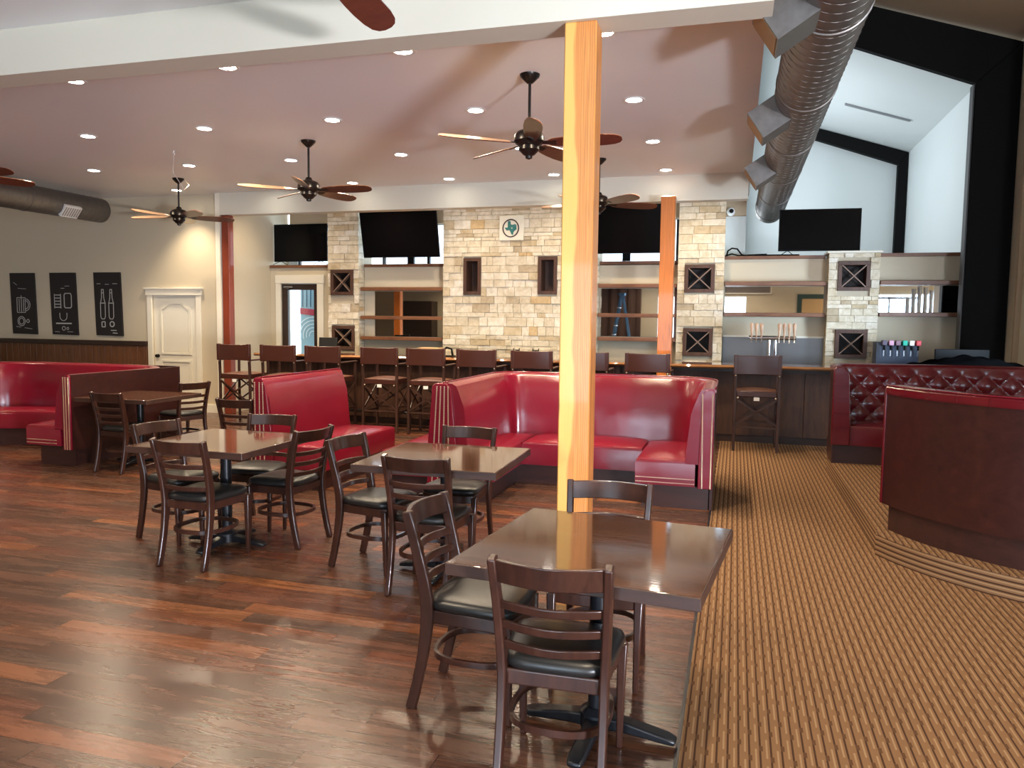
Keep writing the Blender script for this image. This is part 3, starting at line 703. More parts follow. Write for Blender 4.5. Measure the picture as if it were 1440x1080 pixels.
YW = 12.65
wall_y('wall_partition_1', -8.3, -6.97, 0, 2.55, YW, 12.95, [(-8.08,-7.33,0,2.27)], M['wall'])
wall_y('wall_partition_2', -6.39, -4.79, 0, 2.55, YW, 12.95, [], M['wall'])
wall_y('wall_partition_3', -2.17, -.89, 0, 2.55, YW, 12.95, [], M['wall'])
wall_y('wall_partition_4', -.21, 1.30, 0, 2.62, YW, 12.95, [], M['wall'])
wall_y('wall_partition_5', 1.98, 3.55, 0, 2.64, YW, 12.95, [], M['wall'])
capl = ['above the glass door', 'between the left pier and the central stone wall', 'left of the orange bar post', 'between two right-hand piers', 'at the far right by the black column']
for (a, b, z), cl in zip(((-8.29,-6.97,2.55),(-6.38,-4.79,2.55),(-2.17,-.89,2.56),(-.21,1.27,2.62),(2.01,3.5,2.64)), capl):
    tag(build(MB().box(a+.005, b-.005, YW-.05, 12.98, z, z+.05), 'ledge_board', M['shelfwood'], bevel=.004), 'long wooden ledge board on the partition %s' % cl, 'ledge', 'wooden ledges along the partition top')
def shelf(a, b, z, h, d, label, lip=None):
    tag(build(MB().box(a+.012, b-.012, YW-d, YW-.013, z, z+h), 'bar_shelf', M['shelfwood'], bevel=.004), label, 'shelf', 'wooden bar shelves between the stone piers')
for (a, b, zs, nm) in ((-6.38,-4.82,(2.13,1.63,1.27),'in the bay left of the central stone wall'), (-2.16,-.90,(2.18,1.71,1.33),'in the bay behind the thick pale post'), (-.20,1.28,(2.21,1.74),'above the beer taps'), (2.0,3.50,(2.22,1.76),'above the soda dispenser')):
    for z, pos in zip(zs, ('top', 'middle' if len(zs) == 3 else 'lower', 'bottom')): shelf(a, b, z, .06, .20, '%s wooden shelf %s' % (pos, nm))
def mirror(a, b, z0, z1, label):
    tag(build(MB().box(a, b, YW-.012, YW-.003, z0, z1), 'bar_mirror', M['mirror']), label, 'mirror', 'mirrors behind the bar shelves')
mirror(-6.18, -4.86, 1.335, 2.125, 'tall mirror left of central stone wall, reflecting a dark cabinet'); mirror(-2.14, -.95, 1.40, 2.175, 'mirror behind the thick post reflecting a blue ladder')
mirror(-.18, 1.26, 1.805, 2.205, 'shallow mirror above the beer taps'); mirror(2.03, 3.46, 1.825, 2.215, 'shallow mirror above the soda dispenser at the right')
for (a, b, nm) in ((-2.16,-.9,'a'),):
    tag(build(MB().box(-.955, -.915, YW-.03, YW-.004, 1.40, 2.175), 'mirror_frame', M['shelfwood']), 'upright wooden mirror trim between mirror and stone pier', 'mirror trim')
tag(build(MB().box(-.19, 1.28, YW-.02, YW-.003, .95, 1.42), 'steel_backsplash', mat('backsplash_steel', (.17,.165,.165), .42, .85)), 'brushed steel backsplash behind the beer tap tower', 'backsplash')
tag(build(MB().box(-.19, 1.28, YW-.03, YW-.003, 1.42, 1.45), 'backsplash_trim', M['trim']), 'pale trim strip along the top of the steel backsplash', 'trim strip')
# glass entrance door in the left bay
dd = struct(MB().box(-8.08, -7.96, YW+.02, YW+.07, 0, 2.26).box(-7.42, -7.33, YW+.02, YW+.07, 0, 2.26).box(-7.96, -7.42, YW+.02, YW+.07, 2.15, 2.26).box(-7.96, -7.42, YW+.02, YW+.07, 0, .25), 'door_2', M['darkwood'])
loc_build(MB().box(-7.96, -7.42, YW+.04, YW+.048, .25, 2.15), dd, 'pane', M['glass'])
loc_build(MB().box(-8.03, -7.85, YW-.01, YW+.02, 2.19, 2.22).bar([(-8.0,YW-.0,2.2),(-7.9,YW-.05,2.17)], .02, .01), dd, 'door_closer', M['brushed'])
cs = thing('door_casing', 'wide cream casing and header around the glass door', 'door casing', (-7.7, YW, 0), 0, world=True)
build(MB().box(-8.185, -8.08, YW-.03, YW, 0, 2.27), 'jamb', M['trim'], cs, bevel=.004); build(MB().box(-7.33, -7.20, YW-.03, YW, 0, 2.27), 'jamb', M['trim'], cs, bevel=.004)
build(MB().box(-8.19, -7.18, YW-.04, YW, 2.27, 2.42), 'header', M['trim'], cs, bevel=.004)
# banner outside the glass door
mp = mat('banner_blue', (.30,.48,.55), .6); mr = mat('banner_red', (.45,.03,.06), .5); mn = mat('banner_navy', (.02,.09,.16), .6); mw = mat('banner_white', (.75,.80,.82), .6)
t = thing('outdoor_banner', 'pale blue banner with red band and curls behind the glass door', 'banner', (-8.15, 13.75, .3), 0, world=True)
build(MB().box(-8.38, -7.95, 13.80, 13.83, .0, 2.4), 'sheet', mp, t)
build(MB().hexa([(-8.38,13.78,1.72),(-7.95,13.78,1.68),(-7.95,13.80,1.68),(-8.38,13.80,1.72),(-8.38,13.78,1.84),(-7.95,13.78,1.80),(-7.95,13.80,1.80),(-8.38,13.80,1.84)]), 'band', mr, t)
mb = MB()
for k in range(5): line(mb, circ(-8.10, 1.30, .08+k*.07, 60, 200, 10), .018, 13.785)
build(mb, 'curls', mw, t)
mb = MB()
for k in range(4): line(mb, [(-8.33+k*.09,1.86),(-8.32+k*.09,2.38)], .02, 13.785)
build(mb, 'stripes', mn, t)

# televisions
def tv(cx, y, z0, wd, h, tilt, yaw, feet, label):
    t = thing('television', label, 'television', (cx, y, z0), yaw, 'black flat screen televisions')
    Mx = Matrix.Rotation(tilt, 4, 'X')
    build(MB().box(-wd/2, wd/2, .0, .035, 0, h).xf(Mx), 'casing', M['black'], t, bevel=.004)
    build(MB().box(-wd/2+.012, wd/2-.012, -.003, .001, .018, h-.012).xf(Mx), 'screen', M['screen'], t)
    build(MB().box(-wd*.3, wd*.3, .035, .07, h*.15, h*.6).xf(Mx), 'rear_housing', M['black'], t, bevel=.01)
    if feet:
        for s in (-1, 1):
            build(MB().tube([(s*wd*.38-.10,-.09,-.062),(s*wd*.38,.015,.01),(s*wd*.38+.10,.11,-.062)], .006, 6).tube([(s*wd*.38-.0,-.0,.0),(s*wd*.38,.02,.02)], .01, 6), 'foot', M['black'], t)
    else:
        build(MB().box(-.15, .15, .07, .09, h*.25, h*.55).xf(Mx).bar([(0,.06,h*.4),(0,.42,h*.3)], .05, .05).box(-.06,.06,.40,.46,-.082,h*.5), 'stand_bracket', M['black'], t)
    return t
tv(-7.73, 12.74, 2.672, 1.10, .68, 0, 0, 1, 'television standing on the ledge above the glass door')
tv(-5.55, 12.36, 2.69, 1.41, .80, math.radians(13), 0, 0, 'tilted television hung left of the central stone wall')
tv(-1.75, 12.36, 2.71, 1.41, .80, math.radians(13), 0, 0, 'tilted television half hidden by the thick pale post')
tv(1.17, 12.74, 2.747, 1.17, .63, 0, math.radians(2), 1, 'television standing on the ledge at the right by the white wall')
# cables and camera
mb = MB().tube([(-.18,12.75,2.68),(-.16,12.7,2.76),(-.10,12.7,2.80),(-.02,12.72,2.79),(.05,12.72,2.70),(.12,12.74,2.685),(.3,12.7,2.685),(.5,12.76,2.69),(.9,12.78,2.69)], .013, 8)
mb.tube([(-.2,12.8,2.69),(-.1,12.78,2.72),(.0,12.76,2.69),(.35,12.72,2.70),(.42,12.7,2.70)], .012, 8)
tag(build(mb, 'cable_bundle', M['black'], smooth=True), 'black cables lying on the ledge left of the right television', 'cable')
t = thing('security_camera', 'small white dome camera near the ceiling at top of pier', 'camera', (-.17, 13.10, 3.45), 0, world=True)
build(MB().lathe([(.001,13.02),(.05,13.04),(.065,13.08),(.065,13.15),(.001,13.15)], (-.14,0,3.42), 16, 'y'), 'housing', M['white'], t, smooth='auto')
build(MB().lathe([(.001,13.005),(.03,13.01),(.035,13.03),(.001,13.03)], (-.13,0,3.42), 16, 'y'), 'lens', M['black'], t, smooth='auto')

# ------------------------------------------------------------------ bar counter
bar = thing('bar_counter', 'long dark plank-fronted bar with a live edge wooden top', 'bar', (-2, 11.1, 0), 0, world=True)
mb = MB(); x = -7.3; r_ = random.Random(5)
while x < 3.45:
    wd = r_.uniform(.10, .18) if x < -.9 else .45; x2 = min(x+wd, 3.45); mb.box(x+.0008, x2-.0008, 11.05+r_.uniform(0,.006), 11.12, .10, .97); x = x2
build(mb, 'front_planks', M['barwood'], bar, bevel=.0015, seg=1)
build(MB().box(-7.3, 3.45, 11.07, 11.25, 0, .10), 'kick_board', M['darkwood'], bar)
build(MB().box(-7.32, -7.24, 11.06, 11.6, 0, 1.0), 'end_panel', M['barwood'], bar)
build(MB().box(-7.3, 3.45, 11.05, 11.3, .97, 1.03), 'apron', M['darkwood'], bar)
R = []
xs = [-7.4+k*.1 for k in range(int(10.88/.1)+1)]
vs = []
for x in xs:
    e = .035*math.sin(x*2.3)+.02*math.sin(x*5.7+1)+.012*math.sin(x*13)
    yf = 10.74+e*.9
    R.append([(x,yf+.02,1.03),(x,yf,1.05),(x,yf+.015,1.075),(x,11.38,1.075),(x,11.38,1.03)])
build(MB().rings(R), 'slab_top', M['bartop'], bar, smooth='auto')
build(MB().tube([(-7.2,10.98,.2),(-.6,10.98,.2)], .02, 8), 'foot_rail', M['bronze'], bar)
# back counter
bc = thing('back_counter', 'low back counter against the partition behind the bar', 'counter', (-1.6, 12.2, 0), 0, world=True)
build(MB().box(-6.3, 2.9, 11.95, 12.36, 0, .86), 'cabinet_front', M['darkwood'], bc)
build(MB().box(-6.35, 2.93, 11.90, 12.36, .86, .90), 'counter_top', M['brushed'], bc)
# register terminal
t = thing('register_terminal', 'black touchscreen register on the bar in front of the glass door', 'register', (-6.28, 11.15, 1.076), 0, world=True)
build(MB().hexa([(-6.42,11.1,1.14),(-6.1,11.1,1.12),(-6.1,11.14,1.12),(-6.42,11.14,1.14),(-6.46,11.18,1.33),(-6.14,11.18,1.33),(-6.14,11.22,1.33),(-6.46,11.22,1.33)]), 'screen_panel', M['black'], t, bevel=.005)
build(MB().box(-6.38, -6.2, 11.08, 11.28, 1.076, 1.095).bar([(-6.29,11.2,1.09),(-6.29,11.19,1.2)], .06, .03), 'stand', M['black'], t, bevel=.004)
tag(build(MB().box(-4.72, -4.38, 11.12, 11.36, 1.076, 1.20), 'cardboard_box', M['card'], bevel=.004), 'brown cardboard box standing on the bar, left of central stone wall', 'box')
mb = MB()
rr = random.Random(3)
for k in range(5): 
    a = rr.uniform(-.3,.3); Mx = Matrix.Translation((-5.45+rr.uniform(-.08,.08), 11.12+rr.uniform(-.05,.05), 1.078+k*.012)) @ Matrix.Rotation(a, 4, 'Z'); q = MB().box(-.13,.13,-.1,.1,0,.010).xf(Mx); mb.add(q.v, q.f)
tag(build(mb, 'paper_stack', mat('paper', (.62,.52,.36), .8)), 'loose pile of papers on the bar right of the register', 'papers')
tag(build(MB().tube([(-4.35,11.2,1.08),(-4.33,11.2,1.16),(-4.27,11.2,1.21),(-4.19,11.2,1.19),(-4.17,11.2,1.08)], .018, 8).box(-4.38,-4.14,11.14,11.26,1.076,1.09), 'dark_handle_tool', M['black'], smooth='auto'), 'small black arched object on the bar beside cardboard box', 'small object')
# beer faucets in front of the central stone wall
def faucet(x, label):
    t = thing('beer_faucet', label, 'tap', (x, 11.3, 1.076), 0, 'small chrome taps on the bar', world=True)
    build(MB().tube([(x,11.3,1.076),(x,11.3,1.19)], .012, 10), 'column', M['chrome'], t, smooth='auto')
    build(MB().tube([(x,11.3,1.18),(x,11.22,1.19),(x,11.2,1.15)], .008, 8), 'spout', M['chrome'], t, smooth='auto')
    build(MB().box(x-.05, x-.04, 11.29, 11.31, 1.17, 1.22).box(x+.04, x+.05, 11.29, 11.31, 1.17, 1.22).box(x-.05, x+.05, 11.295, 11.305, 1.18, 1.195), 'handle', M['bronze'], t)
faucet(-3.18, 'small chrome tap on bar, left of the pair below the stone wall'); faucet(-2.88, 'small chrome tap on bar, right of the pair below the stone wall')
# tap tower
t = thing('beer_tap_tower', 'T shaped chrome beer tower with carved wooden tap handles', 'beer taps', (.53, 12.2, .90), 0, world=True)
build(MB().tube([(.485,12.2,.90),(.485,12.2,1.44)], .022, 14), 'column', M['chrome'], t, smooth='auto'); build(MB().tube([(.575,12.2,.90),(.575,12.2,1.44)], .022, 14), 'column', M['chrome'], t, smooth='auto')
build(MB().tube([(.19,12.2,1.42),(.86,12.2,1.42)], .035, 14), 'manifold', M['chrome'], t, smooth='auto')
mh = wood('tap_handle_wood', (.30,.14,.07), (.75,.55,.40), 'z', .5, 0, 12)
for x in (.23,.30,.37,.44-.01, .62,.69,.76,.83):
    if abs(x-.43) < .02: continue
    f_ = build(MB().tube([(x,12.17,1.42),(x,12.10,1.42),(x,12.08,1.35)], .010, 8), 'faucet', M['chrome'], t, smooth='auto')
    build(MB().lathe([(.001,0),(.010,.0),(.014,.05),(.026,.14),(.028,.19),(.018,.21),(.001,.21)], (x,12.11,1.43), 10), 'tap_handle', mh, f_, smooth='auto')
# soda dispenser
md = mat('dispenser_blue', (.06,.08,.13), .35)
t = thing('soda_dispenser', 'dark blue soda dispenser with six coloured valves on back counter', 'soda dispenser', (2.22, 12.15, .90), 0, world=True)
build(MB().box(1.93, 2.48, 12.05, 12.35, .90, 1.395), 'cabinet', md, t, bevel=.006)
cols = [(.10,.08,.12),(.55,.30,.42),(.20,.12,.16),(.0,.40,.28),(.80,.78,.80),(.62,.06,.08)]
for k in range(6):
    x = 2.02+k*.087; mm = mat('valve_colour', cols[k], .4)
    v_ = build(MB().box(x-.030, x+.030, 11.93, 12.05, 1.35, 1.42), 'valve', mm, t, bevel=.006)
    build(MB().lathe([(.001,1.28),(.012,1.28),(.014,1.35),(.001,1.35)], (x,11.97,0), 10), 'nozzle', M['black'], v_, smooth='auto')
    build(MB().box(x-.008, x+.008, 11.99, 12.0, 1.20, 1.35), 'lever', M['brushed'], v_)
# black monitor and cloth heap at the right end of the bar
t = thing('black_monitor', 'black monitor box on the right end of bar before black column', 'monitor', (2.85, 11.3, 1.076), 0, world=True)
build(MB().box(2.52, 3.15, 11.29, 11.34, 1.09, 1.33), 'panel', M['black'], t, bevel=.005); build(MB().box(2.7, 3.0, 11.27, 11.37, 1.076, 1.09), 'foot', M['black'], t)
def heap(u, v):
    x = 2.02+u*1.5; y = 10.80+v*.46
    r2 = ((u-.55)/.5)**2; h = max(0, .16*math.exp(-r2*1.7))*math.sin(PI*min(1,max(0,v)))**.5 + .012*math.sin(u*31+v*9)*math.sin(v*PI) + .012*math.sin(u*17-v*14)*math.sin(v*PI)
    return (x, y, 1.082+max(0,h)*(1 if 0 < u < 1 else 0)+.004)
mb = MB().grid(heap, 40, 14)
ob = build(mb, 'black_cloth', M['cloth'], smooth=True); sd = ob.modifiers.new('thick', 'SOLIDIFY'); sd.thickness = .006
tag(ob, 'crumpled black cloth heaped on the right end of the bar', 'cloth')

# ------------------------------------------------------------------ bar stools
def make_stool():
    t = thing('bar_stool', 'x', 'bar stool', (0,0,0), 0, 'brown leather bar stools along the bar')
    W2, D = .265, .46
    for s in (-1, 1):
        build(MB().bar([(s*W2,-.23,0),(s*W2,-.23,.8),(s*W2,-.25,1.225)], .036, .036), 'leg', M['stoolwood'], t, bevel=.005, seg=1)
        build(MB().bar([(s*W2,.23,0),(s*W2,.23,.98)], .034, .034), 'leg', M['stoolwood'], t, bevel=.005, seg=1)
        build(MB().bar([(s*W2,-.25,.99),(s*W2,.26,.995)], .05, .022), 'armrest', M['stoolwood'], t, bevel=.005, seg=1)
        build(MB().bar([(s*W2,-.23,.30),(s*W2,.23,.30)], .022, .03), 'stretcher', M['stoolwood'], t)
        build(MB().bar([(s*W2,-.23,.33),(s*W2,.23,.68)], .016, .022), 'cross_brace', M['stoolwood'], t); build(MB().bar([(s*W2,-.23,.68),(s*W2,.23,.33)], .016, .022), 'cross_brace', M['stoolwood'], t)
    for y in (-.23, .23):
        build(MB().bar([(-W2,y,.33 if y > 0 else .31),(W2,y,.33 if y > 0 else .31)], .03, .022, (0,1,0)), 'stretcher', M['stoolwood'], t)
        build(MB().bar([(-W2,y,.33),(W2,y,.68)], .022, .016, (0,0,1)), 'cross_brace', M['stoolwood'], t); build(MB().bar([(-W2,y,.68),(W2,y,.33)], .022, .016, (0,0,1)), 'cross_brace', M['stoolwood'], t)
    def bk(sgn):
        def fn(u, v):
            x = -W2-.02+u*(2*W2+.04); bow = .018*math.sin(PI*u); return (x, -.25-.022*sgn-bow+.014*sgn*0, .985+v*.245-.006*math.sin(PI*u)*(1 if v > .5 else -1))
        return fn
    mb = MB(); f1, f2 = bk(1), bk(-1)
    R = []
    for i in range(13):
        u = i/12; e = 1 if i in (0,12) else 0
        R.append([f1(u,0), f1(u,1), f2(u,1), f2(u,0)])
    build(mb.rings(R), 'back_sling', M['leatherbrown'], t, smooth='auto', bevel=.006)
    for s in (-1, 1): build(MB().bar([(s*W2,-.25,.985),(s*W2,-.253,1.235)], .052, .052), 'sling_sleeve', M['leatherbrown'], t, bevel=.008)
    def top(u, v):
        x = -W2+.02+u*(2*W2-.04); y = -.235+v*.47; return (x, y, .775+.03*math.sin(PI*u)**.6*math.sin(PI*v)**.6)
    mb = MB().grid(top, 10, 10)
    build(mb, 'seat', M['seatbrown'], t, smooth=True)
    build(MB().box(-W2+.018, W2-.018, -.24, .24, .70, .777), 'seat_skirt', M['leatherbrown'], t, bevel=.01)
    build(MB().box(-.035, .035, -.250, -.244, .655, .70), 'care_tag', M['white'], t)
    for s in (-1, 1):
        build(MB().lathe([(.001,-.262),(.011,-.258),(.012,-.248),(.001,-.246)], (s*W2,0,.975), 10, 'y'), 'stud', M['nail'], t, smooth='auto')
        build(MB().lathe([(.001,-.262),(.012,-.258),(.013,-.246),(.001,-.244)], (s*(W2-.035),0,.69), 10, 'y'), 'stud', M['nail'], t, smooth='auto')
    return t
st = make_stool()
SX = (-7.30,-6.55,-5.79,-4.89,-4.18,-3.42,-2.64,-1.88,-1.08,.28)
SL = ('bar stool at far left end, standing clear beside the reddish corner post', 'second bar stool from the left end of the bar, before the register', 'third bar stool from the left, seat hidden by the red bench back',
      'fourth bar stool from the left, seen between the two red bench seats', 'fifth bar stool from left, just left of the studded booth end', 'sixth bar stool from left, below the left walnut niche',
      'seventh bar stool from left, below the right walnut niche', 'bar stool mostly hidden behind the thick pale post', 'bar stool in front of the orange bar post', 'lone bar stool on the carpet in front of the beer taps')
for i, (x, lab) in enumerate(zip(SX, SL)):
    rz = (-.02, .03, -.03, .0, .02, -.02, .02, .0, -.03, .01)[i]
    if i == 0: st.location = (x, 10.38, 0); st.rotation_euler.z = rz; st['label'] = lab
    else: dup(st, (x, 10.38 if i < 9 else 10.50, 0), rz, lab)

# ------------------------------------------------------------------ dining chairs
def make_chair():
    t = thing('dining_chair', 'x', 'chair', (0,0,0), 0, 'ladder back dining chairs')
    H = .845
    for s in (-1, 1):   # rear legs run up to become the back posts
        pts = []; ws = []; hs = []
        for i in range(15):
            z = H*i/14
            y = -.175 - .075*max(0,(.42-z)/.42)**1.6 - .085*max(0,(z-.46)/.385)**1.3
            pts.append((s*(.178+.018*max(0,(z-.42)/.42)), y, z)); ws.append(.030); hs.append(.044+.012*math.exp(-((z-.45)/.16)**2))
        build(MB().bar(pts, ws, hs), 'leg', M['chairwood'], t, bevel=.006)
    for s in (-1, 1):
        build(MB().bar([(s*.190,.185,0),(s*.192,.182,.2),(s*.195,.178,.42)], [.024,.030,.040], [.024,.030,.040]), 'leg', M['chairwood'], t, bevel=.006)
    def yb(z): return -.175 - .085*max(0,(z-.46)/.385)**1.3
    def slat(z0, z1, x, bow, th, name):
        R = []
        for i in range(13):
            u = i/12; xx = -x+2*x*u; b = bow*math.sin(PI*u)
            R.append([(xx,yb(z0)-b-th/2,z0),(xx,yb(z0)-b+th/2,z0),(xx,yb(z1)-b+th/2,z1),(xx,yb(z1)-b-th/2,z1)])
        build(MB().rings(R), name, M['chairwood'], t, smooth='auto', bevel=.004)
    slat(.756, H-.006, .190, .052, .020, 'top_rail')
    for z in (.672, .598, .524): slat(z-.016, z+.016, .184, .050, .016, 'slat')
    # seat frame and cushion
    outl = [(-.19,.195),(-.205,.15),(-.178,-.18),(-.165,-.19),(.165,-.19),(.178,-.18),(.205,.15),(.19,.195),(.1,.215),(-.1,.215)][::-1]
    ap = [(x*.97, y*.97) for x, y in outl]
    build(MB().prism(ap, .375, .432), 'seat_frame', M['chairwood'], t, bevel=.006)
    R = []
    for k, (sc, z) in enumerate(((.96,.430),(1.02,.437),(1.045,.452),(1.02,.468),(.90,.480),(.6,.487),(.2,.489))):
        ring = []
        n = 28
        for i in range(n):
            a = 2*PI*i/n; c, s_ = math.cos(a), math.sin(a); e = .42
            x = math.copysign(abs(c)**e, c); y = math.copysign(abs(s_)**e, s_)
            wd = .195 + .018*y
            ring.append((x*wd*sc, .008+y*.198*sc, z))
        R.append(ring)
    build(MB().rings(R), 'cushion', M['seat'], t, smooth=True)
    # bentwood hoop stretcher
    hp = []
    for i in range(25):
        a = 2*PI*i/24
        hp.append((.178*math.copysign(abs(math.cos(a))**.75, math.cos(a)), .0+.188*math.copysign(abs(math.sin(a))**.75, math.sin(a)), .225))
    build(MB().bar(hp[:-1], .014, .026, (0,0,1), closed=True) if False else MB().bar(hp[:-1], .026, .015, (0,0,1), closed=True), 'hoop_stretcher', M['chairwood'], t, smooth='auto')
    return t
ch = make_chair()
# (top-of-back centre x, y, facing angle in degrees: 90 = away from the viewer)
CH = [((-.56,2.42), 91, 'nearest dining chair, its ladder back toward the viewer'),
      ((-1.27,3.09), -1, 'dining chair on the left side of the nearest table'),
      ((-.57,3.76), -89, 'dining chair tucked at far side of nearest table before the thick post'),
      ((-2.50,4.66), -8, 'dining chair on the left side of the middle table'),
      ((-1.75,4.09), 90, 'dining chair at the near side of the middle table, back toward viewer'),
      ((-1.87,5.40), -91, 'dining chair at the far side of middle table before the red booth'),
      ((-3.41,4.13), 88, 'dining chair at near side of the left table, back toward viewer'),
      ((-4.17,4.82), -10, 'dining chair on the left side of the left table'),
      ((-3.62,5.52), -84, 'dining chair at the far side of left table, turned slightly'),
      ((-2.89,4.93), 172, 'dining chair on the right side of the left table'),
      ((-4.65,6.44), 88, 'lone dining chair behind left table, beside the studded red bench end'),
      ((-6.22,6.48), 86, 'dining chair on the near side of the far table by mahogany booth panel'),
      ((-6.28,7.95), 164, 'dining chair beyond the far left table, nearest the white door')]
for i, ((tx_, ty_), fa, lab) in enumerate(CH):
    a = math.radians(fa); o_ = (tx_+.26*math.cos(a), ty_+.26*math.sin(a), 0); rz = a-PI/2
    if i == 0: ch.location = o_; ch.rotation_euler.z = rz; ch['label'] = lab
    else: dup(ch, o_, rz, lab)

# ------------------------------------------------------------------ tables
def ring_poly_z(o, i, z0, z1):
    mb = ring_poly(o, i, z0, z1); mb.v = [(a, c, b) for a, b, c in mb.v]; return mb
def make_table(sz):
    t = thing('dining_table', 'x', 'table', (0,0,0), 0, 'square glossy dining tables')
    build(MB().box(-sz/2, sz/2, -sz/2, sz/2, .722, .762), 'tabletop', M['tabletop'], t, bevel=.005)
    h_ = sz/2; build(ring_poly_z([(-h_-.003,-h_-.003),(h_+.003,-h_-.003),(h_+.003,h_+.003),(-h_-.003,h_+.003)], [(-h_+.01,-h_+.01),(h_-.01,-h_+.01),(h_-.01,h_-.01),(-h_+.01,h_-.01)], .716, .7605), 'edge_band', M['edge'], t, bevel=.002, seg=1)
    build(MB().tube([(0,0,.05),(0,0,.70)], .038, 18), 'column', M['iron'], t, smooth='auto')
    build(MB().box(-.2, .2, -.03, .03, .70, .722).box(-.03, .03, -.2, .2, .70, .722), 'top_bracket', M['iron'], t)
    for k in range(4):
        a = PI/4*0+k*PI/2; Mx = Matrix.Rotation(a, 4, 'Z')
        mb = MB().bar([(.0,0,.055),(.12,0,.05),(.28,0,.032),(.315,0,.024)], [.07,.062,.066,.05], [.06,.045,.028,.02], (0,1,0)).xf(Mx)
        build(mb, 'foot', M['iron'], t, bevel=.008)
    build(MB().lathe([(.001,.03),(.07,.03),(.07,.09),(.045,.11),(.001,.11)], seg=20), 'hub', M['iron'], t, smooth='auto')
    return t
tb = make_table(.90)
TB = [((-.48,2.96), -6, 'nearest square table with mirror-like glossy dark top'), ((-1.76,4.62), 2, 'middle square table in front of the red booth'),
      ((-3.47,4.70), 0, 'left square table ringed by four chairs'), ((-6.32,7.08), 2, 'far left square table beside the mahogany booth panel')]
for i, ((x, y), a, lab) in enumerate(TB):
    if i == 0: tb.location = (x, y, 0); tb.rotation_euler.z = math.radians(a); tb['label'] = lab
    else: dup(tb, (x, y, 0), math.radians(a), lab)

# ------------------------------------------------------------------ booths
def rounded(pts, r, n=8):
    out = [pts[0]]
    for i in range(1, len(pts)-1):
        p, a, b = Vector(pts[i]), Vector(pts[i-1]), Vector(pts[i+1]); d1 = (a-p).normalized(); d2 = (b-p).normalized()
        rr = r[i-1] if isinstance(r, (list, tuple)) else r
        s, e = p+d1*rr, p+d2*rr
        for k in range(n+1):
            t = k/n; q = s*(1-t)**2 + p*2*t*(1-t) + e*t*t; out.append((q.x, q.y))
    out.append(pts[-1]); return out
def dense(path, d):
    out = []
    for a, b in zip(path, path[1:]):
        L = math.hypot(b[0]-a[0], b[1]-a[1]); n = max(1, int(L/d))
        for k in range(n): out.append((a[0]+(b[0]-a[0])*k/n, a[1]+(b[1]-a[1])*k/n))
    out.append(path[-1]); return out
def cushion(mb, x0, x1, y0, y1, z0, z1, crown=.035, r=.035, n=10):
    # box with softly crowned top and rounded shoulders
    R = []
    for (ins, z) in ((0,z0),(0,z1-r),(r*.3,z1-r*.3),(r,z1)):
        R.append([(x0+ins,y0+ins,z),(x1-ins,y0+ins,z),(x1-ins,y1-ins,z),(x0+ins,y1-ins,z)])
    mb.rings(R[:], cap=False)
    mb.add(R[0], [(3,2,1,0)])
    mb.grid(lambda u, v: (x0+r+u*(x1-x0-2*r), y0+r+v*(y1-y0-2*r), z1+crown*(math.sin(PI*u)*math.sin(PI*v))**.5 if 0 < u < 1 and 0 < v < 1 else z1), n, n)
def nails(mb, p0, p1, n, r=.0075, nrm=(0,-1,0)):
    for i in range(n+1):
        t = i/n; c = [p0[k]+(p1[k]-p0[k])*t for k in range(3)]
        mb.lathe([(r,0),(r*.8,-r*.5),(.0005,-r*.8)], (c[0],c[1],c[2]), 6, 'y')
HB = 1.065
def backprof(h=HB, th=.17, lean=.07, zb=.40):   # leather back: n measured inward from the outer shell line
    return [(.022,zb),(th+lean,zb),(th+lean*.85,zb+.12),(th+lean*.4,h-.22),(th*.85,h-.07),(th*.72,h-.022),(th*.5,h),(.03,h+.004),(-.006,h-.006),(-.008,h-.03),(.022,h-.035)]
# --- main U booth
bt = thing('booth', 'large U shaped red vinyl booth behind the thick pale post', 'booth', (-1.35, 7.5, 0), 0, world=True)
path = [(-.15,6.86),(-.15,8.25),(-2.50,8.25),(-2.50,6.48)]   # travelling so that the inside lies to the left
pth = dense(rounded(path, [.50,.38], 10), .12)
build(MB().sweep(pth, [(0,0),(.022,0),(.022,HB-.03),(0,HB-.03)]), 'shell', M['boothwood'], bt)
build(MB().sweep(pth, backprof()), 'backrest', M['red'], bt, smooth='auto')
build(MB().tube([(x,y,HB+.006) for x, y in pth], .007, 6), 'piping', M['red'], bt, smooth=True)
mb = MB(); cushion(mb, -.82, -.30, 6.86, 7.98, .20, .43); build(mb, 'seat_cushion', M['red'], bt, smooth='auto')
mb = MB(); cushion(mb, -2.02, -.82, 7.42, 8.05, .20, .43); build(mb, 'seat_cushion', M['red'], bt, smooth='auto')
mb = MB(); cushion(mb, -2.40, -2.02, 6.50, 8.0, .20, .43); build(mb, 'seat_cushion', M['red'], bt, smooth='auto')
build(MB().box(-.76, -.18, 6.885, 8.1, 0, .20), 'plinth', M['plinth'], bt); build(MB().box(-2.4, -.7, 7.50, 8.15, 0, .20), 'plinth', M['plinth'], bt); build(MB().box(-2.40, -2.10, 6.55, 8.1, 0, .20), 'plinth', M['plinth'], bt)
build(MB().prism([(-.152,.19),(-.152,HB-.03),(-.165,HB-.005),(-.235,HB-.01),(-.255,HB-.06),(-.275,.42),(-.275,.19)], 6.845, 6.872, 'y'), 'end_panel', M['red'], bt, bevel=.006)
build(MB().prism([(-2.655,.02),(-2.60,HB-.03),(-2.57,HB),(-2.46,HB),(-2.42,HB-.05),(-2.36,.42),(-2.36,.02)], 6.455, 6.485, 'y'), 'end_panel', M['red'], bt, bevel=.006)
